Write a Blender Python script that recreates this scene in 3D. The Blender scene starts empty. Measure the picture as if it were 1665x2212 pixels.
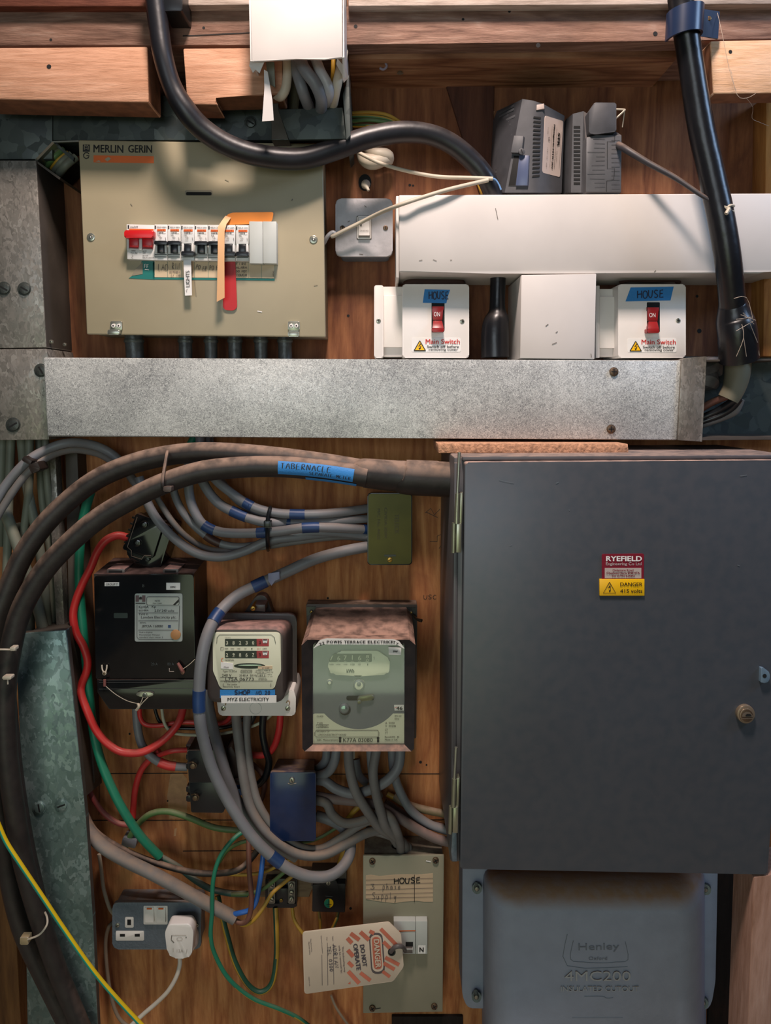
import bpy, bmesh, math, random
from mathutils import Vector, Matrix
random.seed(7)
SC = bpy.context.scene
COL = SC.collection
rad = math.radians
# ------------------------------------------------------------------ camera
FPX, CX, CY = 1650.0, 832.5, 1106.0
PITCH = rad(8.5)
CAM = Vector((0, -1.22, 1.45))
cd = bpy.data.cameras.new('camera'); cam = bpy.data.objects.new('camera', cd); COL.objects.link(cam)
cam.location = CAM; cam.rotation_euler = (rad(90) - PITCH, 0, 0)
cd.sensor_fit = 'VERTICAL'; cd.sensor_height = 24; cd.lens = 24 * FPX / 2212
cd.clip_start = .01; cd.clip_end = 50
SC.camera = cam
# ------------------------------------------------------------------ light
w = bpy.data.worlds.new('world'); SC.world = w; w.use_nodes = True
w.node_tree.nodes['Background'].inputs[0].default_value = (.80, .88, 1, 1)
w.node_tree.nodes['Background'].inputs[1].default_value = .05
def area(name, loc, target, sx, sy, power, col):
    l = bpy.data.lights.new(name, 'AREA'); l.shape = 'RECTANGLE'; l.size = sx; l.size_y = sy
    l.energy = power; l.color = col
    o = bpy.data.objects.new(name, l); COL.objects.link(o); o.location = loc
    o.rotation_euler = (Vector(target) - Vector(loc)).to_track_quat('-Z', 'Y').to_euler()
    return o
area('ceiling_lamp', (.0, -.74, 2.6), (0.05, -.1, 1.2), .20, .20, 27, (1, .83, .75))
area('side_window', (1.55, -.75, 2.35), (0, 0, 1.6), .5, .4, 10, (.45, .66, 1))
area('doorway_sky', (-.48, -2.7, 1.62), (-.48, 0, 1.62), 1.25, .6, 11, (.80, .90, 1))
area('doorway_garden', (-.48, -2.65, .655), (-.48, 0, .655), 1.25, 1.29, 7, (.84, 1, .66))
SC.view_settings.view_transform = 'Standard'; SC.view_settings.look = 'None'
SC.view_settings.exposure = -0.08; SC.view_settings.gamma = 1
SC.view_settings.use_curve_mapping = False
# ------------------------------------------------------------------ projection of photo points on to planes parallel to the wall
def W(px, py, d=0.0):
    u = (px - CX) / FPX; v = -(py - CY) / FPX
    dx = u; dy = math.cos(PITCH) + v * math.sin(PITCH); dz = -math.sin(PITCH) + v * math.cos(PITCH)
    t = (1.22 - d) / dy
    return CAM + Vector((dx, dy, dz)) * t
# ------------------------------------------------------------------ materials
def hx(h):
    h = h.lstrip('#'); r = []
    for i in (0, 2, 4):
        c = int(h[i:i+2], 16) / 255
        r.append(c / 12.92 if c <= .04045 else ((c + .055) / 1.055) ** 2.4)
    return (*r, 1)
MC = {}
def mat(name, col, rough=.5, metal=0, var=.12, vs=25, bump=0, bs=200, dust=0, dcol='#a48a78', spec=.5, detail=4, stretch=None, dlo=.35):
    if name in MC: return MC[name]
    m = bpy.data.materials.new(name); m.use_nodes = True; nt = m.node_tree; N = nt.nodes; L = nt.links
    b = N['Principled BSDF']; b.inputs['Roughness'].default_value = rough; b.inputs['Metallic'].default_value = metal
    b.inputs['Specular IOR Level'].default_value = spec
    c = hx(col)
    tc = N.new('ShaderNodeNewGeometry') ; mp = N.new('ShaderNodeMapping'); L.new(tc.outputs['Position'], mp.inputs[0])
    if stretch: mp.inputs['Scale'].default_value = stretch
    no = N.new('ShaderNodeTexNoise'); no.inputs['Scale'].default_value = vs; no.inputs['Detail'].default_value = detail
    L.new(mp.outputs[0], no.inputs['Vector'])
    rp = N.new('ShaderNodeValToRGB'); e = rp.color_ramp.elements
    e[0].position = .3; e[1].position = .72
    e[0].color = tuple(max(0, x * (1 - var)) for x in c[:3]) + (1,); e[1].color = tuple(min(1, x * (1 + var)) for x in c[:3]) + (1,)
    L.new(no.outputs['Fac'], rp.inputs[0]); out = rp.outputs[0]
    if dust:
        ge = N.new('ShaderNodeNewGeometry'); sp = N.new('ShaderNodeSeparateXYZ'); L.new(ge.outputs['Normal'], sp.inputs[0])
        mr = N.new('ShaderNodeMapRange'); mr.inputs[1].default_value = .15; mr.inputs[2].default_value = .75
        mr.inputs[3].default_value = .04; mr.inputs[4].default_value = 1
        L.new(sp.outputs['Z'], mr.inputs[0])
        n2 = N.new('ShaderNodeTexNoise'); n2.inputs['Scale'].default_value = 60; n2.inputs['Detail'].default_value = 5; L.new(tc.outputs['Position'], n2.inputs['Vector'])
        m2 = N.new('ShaderNodeMapRange'); m2.inputs[1].default_value = .35; m2.inputs[2].default_value = .6; m2.inputs[3].default_value = dlo; m2.inputs[4].default_value = 1
        L.new(n2.outputs['Fac'], m2.inputs[0])
        mu = N.new('ShaderNodeMath'); mu.operation = 'MULTIPLY'; L.new(mr.outputs[0], mu.inputs[0]); L.new(m2.outputs[0], mu.inputs[1])
        mu2 = N.new('ShaderNodeMath'); mu2.operation = 'MULTIPLY'; L.new(mu.outputs[0], mu2.inputs[0]); mu2.inputs[1].default_value = dust
        mx = N.new('ShaderNodeMix'); mx.data_type = 'RGBA'; L.new(mu2.outputs[0], mx.inputs['Factor']); L.new(out, mx.inputs['A']); mx.inputs['B'].default_value = hx(dcol)
        out = mx.outputs['Result']
        r2 = N.new('ShaderNodeMapRange'); L.new(mu2.outputs[0], r2.inputs[0]); r2.inputs[3].default_value = rough; r2.inputs[4].default_value = .95
        L.new(r2.outputs[0], b.inputs['Roughness'])
    L.new(out, b.inputs['Base Color'])
    if bump:
        n3 = N.new('ShaderNodeTexNoise'); n3.inputs['Scale'].default_value = bs; n3.inputs['Detail'].default_value = 3; L.new(mp.outputs[0], n3.inputs['Vector'])
        bp = N.new('ShaderNodeBump'); bp.inputs['Strength'].default_value = bump; bp.inputs['Distance'].default_value = .002
        L.new(n3.outputs['Fac'], bp.inputs['Height']); L.new(bp.outputs[0], b.inputs['Normal'])
    MC[name] = m; return m
def wood(name, cols, axis='Z', scale=1.0, rough=.75, ring=.5, bump=.35, seed=0, blotch='#5a3420', bl=.35):
    if name in MC: return MC[name]
    m = bpy.data.materials.new(name); m.use_nodes = True; nt = m.node_tree; N = nt.nodes; L = nt.links
    b = N['Principled BSDF']; b.inputs['Roughness'].default_value = rough; b.inputs['Specular IOR Level'].default_value = .3
    g = N.new('ShaderNodeNewGeometry'); mp = N.new('ShaderNodeMapping'); L.new(g.outputs['Position'], mp.inputs[0])
    s = {'Z': (9, 9, 1.0), 'X': (1.0, 9, 9)}[axis]; mp.inputs['Scale'].default_value = [x * scale for x in s]
    mp.inputs['Location'].default_value = (seed * 1.7, seed, seed * .6)
    n1 = N.new('ShaderNodeTexNoise'); n1.inputs['Scale'].default_value = 1.6; n1.inputs['Detail'].default_value = 2; n1.inputs['Distortion'].default_value = .6
    L.new(mp.outputs[0], n1.inputs['Vector'])
    mu = N.new('ShaderNodeMath'); mu.operation = 'MULTIPLY'; mu.inputs[1].default_value = 9; L.new(n1.outputs['Fac'], mu.inputs[0])
    fr = N.new('ShaderNodeMath'); fr.operation = 'PINGPONG'; fr.inputs[1].default_value = 1; L.new(mu.outputs[0], fr.inputs[0])
    n2 = N.new('ShaderNodeTexNoise'); n2.inputs['Scale'].default_value = 14; n2.inputs['Detail'].default_value = 6; n2.inputs['Roughness'].default_value = .65; L.new(mp.outputs[0], n2.inputs['Vector'])
    mx = N.new('ShaderNodeMix'); mx.data_type = 'FLOAT'; mx.inputs[0].default_value = 1 - ring
    L.new(fr.outputs[0], mx.inputs[2]); L.new(n2.outputs['Fac'], mx.inputs[3])
    rp = N.new('ShaderNodeValToRGB'); L.new(mx.outputs[0], rp.inputs[0]); e = rp.color_ramp.elements
    e[0].position = .12; e[0].color = hx(cols[0]); e[1].position = .85; e[1].color = hx(cols[-1])
    for i, c in enumerate(cols[1:-1]):
        q = e.new(.12 + .73 * (i + 1) / (len(cols) - 1)); q.color = hx(c)
    n4 = N.new('ShaderNodeTexNoise'); n4.inputs['Scale'].default_value = 4; n4.inputs['Detail'].default_value = 7; n4.inputs['Roughness'].default_value = .62; n4.inputs['Distortion'].default_value = 1.2
    mp4 = N.new('ShaderNodeMapping'); mp4.inputs['Scale'].default_value = (2.6, 2.6, .9) if axis == 'Z' else (.9, 2.6, 2.6); L.new(g.outputs['Position'], mp4.inputs[0]); L.new(mp4.outputs[0], n4.inputs['Vector'])
    m4 = N.new('ShaderNodeMapRange'); m4.inputs[1].default_value = .48; m4.inputs[2].default_value = .72; m4.inputs[4].default_value = bl; L.new(n4.outputs['Fac'], m4.inputs[0])
    mc = N.new('ShaderNodeMix'); mc.data_type = 'RGBA'; L.new(m4.outputs[0], mc.inputs['Factor']); L.new(rp.outputs[0], mc.inputs['A']); mc.inputs['B'].default_value = hx(blotch)
    L.new(mc.outputs['Result'], b.inputs['Base Color'])
    bp = N.new('ShaderNodeBump'); bp.inputs['Strength'].default_value = bump; bp.inputs['Distance'].default_value = .003
    L.new(n2.outputs['Fac'], bp.inputs['Height']); L.new(bp.outputs[0], b.inputs['Normal'])
    MC[name] = m; return m
def galv(name, cols, scale, rough=.42, metal=.55, stretch=(1, 1, 1)):
    if name in MC: return MC[name]
    m = bpy.data.materials.new(name); m.use_nodes = True; nt = m.node_tree; N = nt.nodes; L = nt.links
    b = N['Principled BSDF']; b.inputs['Metallic'].default_value = metal
    g = N.new('ShaderNodeNewGeometry'); mp = N.new('ShaderNodeMapping'); L.new(g.outputs['Position'], mp.inputs[0]); mp.inputs['Scale'].default_value = stretch
    n0 = N.new('ShaderNodeTexNoise'); n0.inputs['Scale'].default_value = scale * .6; L.new(mp.outputs[0], n0.inputs['Vector'])
    ad = N.new('ShaderNodeMix'); ad.data_type = 'RGBA'; ad.inputs['Factor'].default_value = .03
    L.new(mp.outputs[0], ad.inputs['A']); L.new(n0.outputs['Color'], ad.inputs['B'])
    v = N.new('ShaderNodeTexVoronoi'); v.inputs['Scale'].default_value = scale; L.new(ad.outputs['Result'], v.inputs['Vector'])
    sp = N.new('ShaderNodeSeparateColor'); L.new(v.outputs['Color'], sp.inputs[0])
    n1 = N.new('ShaderNodeTexNoise'); n1.inputs['Scale'].default_value = 9; n1.inputs['Detail'].default_value = 6; L.new(g.outputs['Position'], n1.inputs['Vector'])
    mx = N.new('ShaderNodeMix'); mx.data_type = 'FLOAT'; mx.inputs[0].default_value = .5; L.new(sp.outputs[0], mx.inputs[2]); L.new(n1.outputs['Fac'], mx.inputs[3])
    rp = N.new('ShaderNodeValToRGB'); L.new(mx.outputs[0], rp.inputs[0]); e = rp.color_ramp.elements
    e[0].position = .15; e[0].color = hx(cols[0]); e[1].position = .85; e[1].color = hx(cols[-1])
    for i, c in enumerate(cols[1:-1]):
        q = e.new(.15 + .7 * (i + 1) / (len(cols) - 1)); q.color = hx(c)
    L.new(rp.outputs[0], b.inputs['Base Color'])
    mr = N.new('ShaderNodeMapRange'); mr.inputs[3].default_value = rough - .1; mr.inputs[4].default_value = rough + .16; L.new(sp.outputs[1], mr.inputs[0]); L.new(mr.outputs[0], b.inputs['Roughness'])
    bp = N.new('ShaderNodeBump'); bp.inputs['Strength'].default_value = .15; bp.inputs['Distance'].default_value = .001; L.new(sp.outputs[2], bp.inputs['Height']); L.new(bp.outputs[0], b.inputs['Normal'])
    MC[name] = m; return m
def pane(name, tint='#ffffff', rough=.02, mixf=.14):
    m = bpy.data.materials.new(name); m.use_nodes = True; nt = m.node_tree; N = nt.nodes; L = nt.links
    N.remove(N['Principled BSDF']); o = N['Material Output']
    t = N.new('ShaderNodeBsdfTransparent'); t.inputs[0].default_value = hx(tint); g = N.new('ShaderNodeBsdfGlossy'); g.inputs['Roughness'].default_value = rough
    x = N.new('ShaderNodeMixShader'); x.inputs[0].default_value = mixf; L.new(t.outputs[0], x.inputs[1]); L.new(g.outputs[0], x.inputs[2]); L.new(x.outputs[0], o.inputs[0])
    MC[name] = m; return m
# palette
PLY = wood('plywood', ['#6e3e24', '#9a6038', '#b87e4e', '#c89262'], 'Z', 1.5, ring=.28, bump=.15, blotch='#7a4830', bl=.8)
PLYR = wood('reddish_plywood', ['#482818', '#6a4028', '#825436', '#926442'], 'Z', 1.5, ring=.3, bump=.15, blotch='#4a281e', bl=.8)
END = mat('dark_end_grain', '#7a4e34', .8, var=.3, vs=60)
BEAM = wood('aged_beam_wood', ['#4a342c', '#745648', '#8c6c5c', '#a48a7a'], 'X', 2.4, ring=.3, bump=.5, seed=2, blotch='#4a3c34', bl=.6)
PINE = wood('pale_sawn_timber', ['#94684c', '#b4866a', '#c4967a', '#d2a88e'], 'X', 3.2, ring=.3, bump=.4, seed=5, bl=.25, blotch='#94603e')
PINEL = wood('light_sawn_timber', ['#b48a66', '#cea480', '#d8b090', '#e0bc9e'], 'X', 3.2, ring=.3, bump=.4, seed=9, bl=.15)
DUSTW = wood('dusty_grey_timber', ['#7a6a5e', '#a09084', '#c0b0a4', '#cfc2b6'], 'X', 2, ring=.2, seed=3)
POST = wood('dusty_post_timber', ['#6a4a3a', '#94705e', '#a88474', '#b89888'], 'Z', 1.2, ring=.25, seed=6)
CHIP = mat('chipboard', '#bc8c6c', .9, var=.45, vs=180, bump=.8, bs=300)
GALV = galv('speckled_galvanised_steel', ['#66686a', '#9a9c9a', '#c8cac6', '#e8e9e4'], 420, .42, .22)
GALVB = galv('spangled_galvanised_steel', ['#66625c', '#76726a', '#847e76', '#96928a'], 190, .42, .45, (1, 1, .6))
GALVD = galv('dull_dark_steel', ['#2c3030', '#3c4240', '#4a504c', '#565c58'], 60, .5, .4)
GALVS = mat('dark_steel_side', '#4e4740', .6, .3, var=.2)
GALVG = galv('blue_green_spangled_steel', ['#566a66', '#627672', '#708480', '#92a4a2'], 130, .42, .5, (1, 1, .7))
CREAM = mat('cream_enamel', '#a0957a', .42, var=.05, vs=12)
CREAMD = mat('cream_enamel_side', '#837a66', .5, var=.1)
WPVC = mat('white_pvc', '#cfc9c4', .42, var=.06, vs=10, dust=.35, dcol='#b8a898')
WPL = mat('white_plastic', '#e6e0da', .35, var=.03)
GREYPL = mat('light_grey_plastic', '#b9bdb8', .4, var=.03)
MCBW = mat('breaker_white', '#d9d8d4', .4, var=.03)
BLK = mat('black_plastic', '#17191c', .3, var=.2)
BLKG = mat('gloss_black_bakelite', '#0f1112', .12, var=.2, dust=.35, dcol='#6a5248')
BLKD = mat('dusty_black_plastic', '#1a1512', .45, var=.3, dust=.7, dcol='#6a5044')
BLKC = mat('black_cable_sheath', '#15161b', .36, var=.3, vs=40, bump=.15, bs=60, dust=.4, dcol='#55463e')
BLKCD = mat('dusty_black_cable', '#1b1918', .5, var=.3, vs=40, bump=.25, bs=70, dust=1.0, dcol='#8e7666')
SHRINK = mat('heat_shrink', '#131418', .3, var=.25, bump=.4, bs=40, dust=.25, dcol='#5a4c44')
GREYC = mat('grey_cable', '#74767a', .45, var=.1, dust=.5, dcol='#8a7a70')
GREYD = mat('dusty_grey_cable', '#6f6c6a', .6, var=.15, dust=.8, dcol='#94806f')
GREYG = mat('green_grey_cable', '#6c7062', .55, var=.15, dust=.3)
WHC = mat('off_white_cable', '#bdb3a0', .5, var=.08, dust=.3)
WHC2 = mat('grey_white_cable', '#a8a8aa', .4, var=.08)
RED = mat('red_sheath', '#c02a2a', .4, var=.1, dust=.25)
REDP = mat('red_plastic', '#c8181c', .35, var=.05)
REDD = mat('dark_red_plastic', '#8e1c1e', .35, var=.05)
GREEN = mat('green_sheath', '#12765a', .45, var=.1, dust=.2)
GREENO = mat('olive_green_sheath', '#4e6e3c', .5, var=.12, dust=.4)
YEL = mat('yellow_sheath', '#d8b414', .4, var=.06)
YELD = mat('dusty_yellow_sheath', '#b48a28', .5, var=.1, dust=.3)
BLUEC = mat('blue_sheath', '#2e62b0', .4, var=.08)
BROWNC = mat('brown_sheath', '#6e4438', .5, var=.1, dust=.4)
BTAPE = mat('blue_masking_tape', '#2a7ec2', .6, var=.06, bump=.2, bs=400)
DTAPE = mat('dark_blue_tape', '#1e3a66', .45, var=.15)
BRTAPE = mat('brown_tape', '#4a3028', .5, var=.15)
INK = mat('black_ink', '#14120f', .6, var=.02)
INKB = mat('blue_black_ink', '#1a2440', .6, var=.02)
INKG = mat('faint_grey_ink', '#6a625a', .7, var=.05)
RINK = mat('red_ink', '#cc2a20', .6, var=.02)
WINK = mat('white_ink', '#e8e4e0', .6, var=.02)
ORNG = mat('orange_print', '#d8641e', .5, var=.06)
ORGS = mat('orange_tape', '#e0842e', .5, var=.05)
PEACH = mat('peach_tape', '#d8a878', .6, var=.04)
REDT = mat('red_tape', '#b01a20', .5, var=.05)
TEAL = mat('teal_print', '#0f6e66', .5, var=.05)
CARD = mat('cream_card', '#cdb898', .7, var=.05)
PAPER = mat('lined_paper', '#c2aa8c', .8, var=.08)
TAGW = mat('laminated_tag', '#d6c4b0', .3, var=.04)
WLAB = mat('white_label', '#e4e2de', .5, var=.02)
YELS = mat('yellow_sign', '#f0b80a', .4, var=.02)
MAROON = mat('maroon_sign', '#7c1026', .4, var=.02)
DOORG = mat('grey_enamel', '#3c4249', .33, var=.05, vs=6, dust=.8, dcol='#c0a090')
BOXG = mat('grey_enamel_side', '#4e4d50', .4, var=.06, dust=.6, dcol='#b09484')
CAST = mat('grey_blue_cast', '#8e96a6', .5, var=.06, vs=30, bump=.25, bs=120, dust=1.0, dcol='#8e7058', dlo=.8)
HAMM = mat('hammered_grey', '#64707a', .4, .1, var=.08, vs=120, bump=.3, bs=300, dust=.8, dcol='#75604e')
ZINC = mat('zinc_plated', '#a8a89a', .3, .8, var=.15)
ZINCY = mat('yellow_zinc', '#9a9a84', .3, .75, var=.15)
BOLT = mat('dull_bolt', '#4c504c', .45, .6, var=.25, bump=.3)
BRASSC = mat('brass_screw', '#a8843c', .35, .8, var=.15)
BRONZE = mat('brown_screw', '#6e5a48', .4, .7, var=.2)
OLIVE = mat('olive_lacquered_plate', '#3c3814', .28, .6, var=.12, vs=30)
METER = mat('cream_meter_plate', '#d8d9c0', .4, var=.03)
DIALG = mat('grey_meter_face', '#73767c', .35, .2, var=.04)
MBODY = mat('brown_grey_meter_body', '#4c4644', .35, var=.15, dust=1.0, dcol='#a8827a')
BLACKF = mat('counter_black', '#0d1411', .3, var=.05)
REDF = mat('counter_red', '#a03038', .4, var=.05)
ISO = mat('green_grey_enamel', '#8a8674', .45, var=.05, dust=.8, dcol='#5c4c40')
PSU = mat('dark_grey_plastic', '#3e3f43', .55, var=.15, vs=60, dust=.5, dcol='#6c6460')
PSUL = mat('grey_plastic_light', '#4c4d50', .55, var=.12, vs=60, dust=.5, dcol='#6c6460')
DARK = mat('dark_opening', '#060606', .8, var=0)
BLUEB = mat('blue_black_enamel', '#11284f', .15, var=.2, dust=1.0, dcol='#7a6454')
FAWN = mat('pinkish_label', '#b8a8a0', .5, var=.03)
COB = mat('cobweb', '#b0a090', .9, var=.1)
GLASS = pane('clear_window', '#f8faf8', .05, .065)
SMOKE = pane('dark_gloss_cover', '#b8bcc0', .04, .10)
CLR = pane('clear_vinyl_ink', '#d8dce4', .1, .12)
# ------------------------------------------------------------------ mesh builder
FONTC = {}
def glyph(s, bold=0):
    k = (s, bold)
    if k in FONTC: return FONTC[k]
    cu = bpy.data.curves.new('t', 'FONT'); cu.body = s; cu.resolution_u = 3; cu.offset = bold
    ob = bpy.data.objects.new('t', cu); COL.objects.link(ob)
    dg = bpy.context.evaluated_depsgraph_get(); me = bpy.data.meshes.new_from_object(ob.evaluated_get(dg))
    vs = [v.co.copy() for v in me.vertices]; fs = [list(p.vertices) for p in me.polygons]
    bpy.data.objects.remove(ob); bpy.data.curves.remove(cu); bpy.data.meshes.remove(me)
    x0 = min(v.x for v in vs); x1 = max(v.x for v in vs); y0 = min(v.y for v in vs); y1 = max(v.y for v in vs)
    vs = [((v.x - x0) / (x1 - x0 + 1e-9), (v.y - y0) / (y1 - y0 + 1e-9)) for v in vs]
    FONTC[k] = (vs, fs); return FONTC[k]
HF = {'H': [[(0,0),(.05,1)],[(.02,.5),(.8,.55)],[(.8,0),(.85,1)]], 'O': [[(.4,1),(.08,.8),(0,.4),(.2,.03),(.6,.05),(.85,.4),(.75,.85),(.4,1)]],
 'U': [[(.05,1),(0,.3),(.25,0),(.6,.1),(.8,.95)]], 'S': [[(.75,.95),(.3,1),(.05,.75),(.35,.52),(.7,.3),(.45,.02),(0,.1)]],
 'E': [[(.7,1),(.1,.95),(0,0),(.7,.03)],[(.05,.5),(.6,.52)]], 'T': [[(0,.95),(.8,1)],[(.4,1),(.35,0)]], 'A': [[(0,0),(.45,1),(.8,0)],[(.15,.4),(.65,.42)]],
 'B': [[(.05,0),(.08,1),(.55,.95),(.6,.65),(.1,.55),(.65,.45),(.65,.1),(.05,0)]], 'R': [[(.05,0),(.08,1),(.6,.9),(.55,.55),(.1,.48),(.7,0)]],
 'N': [[(0,0),(.08,1),(.65,.05),(.75,1)]], 'C': [[(.75,.9),(.35,1),(.02,.5),(.3,.02),(.75,.12)]], 'L': [[(.08,1),(0,.02),(.7,0)]],
 'P': [[(.02,0),(.08,1),(.6,.92),(.6,.55),(.08,.45)]], 'M': [[(0,0),(.1,1),(.42,.3),(.72,1),(.85,0)]], 'K': [[(0,0),(.05,1)],[(.6,1),(.05,.45),(.7,0)]],
 'F': [[(0,0),(.05,1),(.7,1)],[(.02,.5),(.5,.52)]], 'I': [[(.3,0),(.35,1)]], 'G': [[(.75,.9),(.35,1),(.02,.5),(.3,.02),(.75,.15),(.75,.45),(.45,.45)]],
 'Y': [[(0,1),(.4,.5)],[(.8,1),(.3,0)]], '2': [[(.05,.8),(.35,1),(.65,.75),(.4,.4),(.05,0),(.75,.03)]], '0': [[(.35,1),(.05,.6),(.2,.03),(.6,.2),(.65,.75),(.35,1)]],
 '3': [[(.05,.95),(.6,.95),(.3,.58),(.65,.35),(.4,.02),(0,.1)]], '.': [[(.2,0),(.26,.05)]], 'p': [[(.1,-.4),(.15,.55),(.5,.55),(.5,.1),(.15,.05)]],
 'h': [[(.05,0),(.1,1)],[(.08,.35),(.4,.55),(.5,0)]], 'a': [[(.5,.5),(.15,.5),(.05,.1),(.35,.02),(.5,.5),(.58,0)]], 's': [[(.5,.5),(.15,.45),(.45,.2),(.1,0)]],
 'e': [[(.05,.25),(.5,.3),(.35,.55),(.08,.35),(.2,0),(.55,.1)]], 'u': [[(.05,.5),(.1,.05),(.45,.1),(.5,.5),(.55,0)]], 'l': [[(.2,1),(.2,0)]], 'y': [[(.05,.5),(.2,.05),(.5,.5),(.35,-.4),(.1,-.4)]], 'o': [[(.3,.55),(.05,.3),(.25,0),(.5,.25),(.3,.55)]], ' ': [], 'D': [[(.05,0),(.08,1),(.5,.9),(.7,.5),(.5,.08),(.05,0)]]}
def rr(x0, y0, x1, y1, r, n=4):
    return rpoly([(x0, y0), (x1, y0), (x1, y1), (x0, y1)], r, n)
def rpoly(pts, r, n=4):
    out = []; k = len(pts); rs = r if isinstance(r, (list, tuple)) else [r] * k
    for i in range(k):
        p = Vector(pts[i]); a = Vector(pts[i-1]) - p; b = Vector(pts[(i+1) % k]) - p; q = min(rs[i], a.length * .49, b.length * .49)
        if q < .01: out.append(tuple(p)); continue
        A = p + a.normalized() * q; B = p + b.normalized() * q
        for j in range(n + 1):
            t = j / n; out.append(tuple(A * (1-t)**2 + p * 2*t*(1-t) + B * t*t))
    return out
def circ(x, y, r, n=20, ry=None):
    return [(x + r * math.cos(2*math.pi*i/n), y + (ry or r) * math.sin(2*math.pi*i/n)) for i in range(n)]
def rotp(pts, cx, cy, a):
    c, s = math.cos(rad(a)), math.sin(rad(a)); return [(cx + (x-cx)*c - (y-cy)*s, cy + (x-cx)*s + (y-cy)*c) for x, y in pts]
def quadmap(P00, P10, P11, P01):
    P = [Vector(p) for p in (P00, P10, P11, P01)]; n = (P[1]-P[0]).cross(P[2]-P[0]).normalized()
    if n.y > 0: n = -n
    def f(u, v, h=0): return P[0]*(1-u)*(1-v) + P[1]*u*(1-v) + P[2]*u*v + P[3]*(1-u)*v + n*h
    return f
def planar(d): return lambda px, py, h=0: W(px, py, d) - Vector((0, h, 0))
def catmull(pts, res):
    out = []; n = len(pts)
    for i in range(n - 1):
        p0 = pts[max(i-1, 0)]; p1 = pts[i]; p2 = pts[i+1]; p3 = pts[min(i+2, n-1)]
        for j in range(res):
            t = j / res; t2 = t*t; t3 = t2*t
            out.append(tuple(.5 * (2*b + (c-a)*t + (2*a-5*b+4*c-e)*t2 + (3*b-a-3*c+e)*t3) for a, b, c, e in zip(p0, p1, p2, p3)))
    out.append(tuple(pts[-1])); return out
class MB:
    def __init__(s): s.bm = bmesh.new(); s.mats = []
    def mi(s, m):
        if m not in s.mats: s.mats.append(m)
        return s.mats.index(m)
    def face(s, vs, m):
        try: f = s.bm.faces.new(vs); f.material_index = s.mi(m); return f
        except ValueError: return None
    def solid(s, front, back, m, bev=0, seg=2, sidebev=True, ms=None):
        bf = [s.bm.verts.new(p) for p in front]; bb = [s.bm.verts.new(p) for p in back]; n = len(bf)
        F = [s.face(bf, m), s.face(bb[::-1], ms or m)]
        for i in range(n): s.face([bf[i], bb[i], bb[(i+1) % n], bf[(i+1) % n]], ms or m)
        if bev:
            ed = [e for e in F[0].edges]
            if sidebev and n <= 8:
                for i in range(n):
                    e = s.bm.edges.get((bf[i], bb[i]))
                    if e: ed.append(e)
            bmesh.ops.bevel(s.bm, geom=ed, offset=bev, segments=seg, affect='EDGES', profile=.5, clamp_overlap=True)
        return s
    def prism(s, pts, d0, d1, m, bev=0, seg=2, ms=None, sidebev=True):
        if callable(d0):
            return s.solid([d0(x, y, d1[0]) for x, y in pts], [d0(x, y, d1[1]) for x, y in pts], m, bev, seg, sidebev, ms)
        fr = [W(x, y, d0) for x, y in pts]; bk = [p + Vector((0, d0 - d1, 0)) for p in fr]
        return s.solid(fr, bk, m, bev, seg, sidebev, ms)
    def rect(s, x0, y0, x1, y1, d0, d1, m, bev=0, ms=None, seg=2): return s.prism([(x0, y0), (x1, y0), (x1, y1), (x0, y1)], d0, d1, m, bev, seg, ms)
    def loft(s, rings, m, cap=True, ms=None):
        R = [[s.bm.verts.new(p) for p in r] for r in rings]; n = len(R[0])
        for k, (a, b) in enumerate(zip(R, R[1:])):
            mm = (ms[k] if ms else m)
            for i in range(n): s.face([a[i], a[(i+1) % n], b[(i+1) % n], b[i]], mm)
        if cap: s.face(R[0][::-1], m); s.face(R[-1], ms[-1] if ms else m)
        return s
    def flat(s, pts, d, m, h=.0004):
        f = planar(d) if not callable(d) else d
        s.face([s.bm.verts.new(f(x, y, h)) for x, y in pts], m); return s
    def text(s, t, x, y, w, h, d, m, ang=0, bold=0, ho=.0007):
        f = planar(d) if not callable(d) else d
        vs, fs = glyph(t); c, sn = math.cos(rad(ang)), math.sin(rad(ang)); e = h * min(bold, .03) * 1.8
        for sx, sy in (((-e, 0), (e, 0), (0, e * .6), (0, -e * .6)) if bold else ((0, 0),)):
            bv = []
            for u, v in vs:
                dx = (u - .5) * (w - 2 * e) + sx; dy = (.5 - v) * (h - e) + sy
                bv.append(s.bm.verts.new(f(x + dx*c - dy*sn, y + dx*sn + dy*c, ho + (sx + sy) * 1e-6)))
            for q in fs: s.face([bv[i] for i in q], m)
        return s
    def textin(s, t, x0, y0, x1, y1, d, m, bold=0, ho=.0007): return s.text(t, (x0+x1)/2, (y0+y1)/2, x1-x0, y1-y0, d, m, 0, bold, ho)
    def line(s, pts, wpx, d, m, h=.0007):
        f = planar(d) if not callable(d) else d
        L_, R_ = [], []
        n = len(pts)
        for i, (x, y) in enumerate(pts):
            a = Vector(pts[max(i-1, 0)]); b = Vector(pts[min(i+1, n-1)]); t = (b - a)
            if t.length < 1e-6: t = Vector((1, 0))
            t.normalize(); nx, ny = -t.y * wpx / 2, t.x * wpx / 2
            L_.append(s.bm.verts.new(f(x + nx, y + ny, h))); R_.append(s.bm.verts.new(f(x - nx, y - ny, h)))
        for i in range(n - 1): s.face([L_[i], L_[i+1], R_[i+1], R_[i]], m)
        return s
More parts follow.
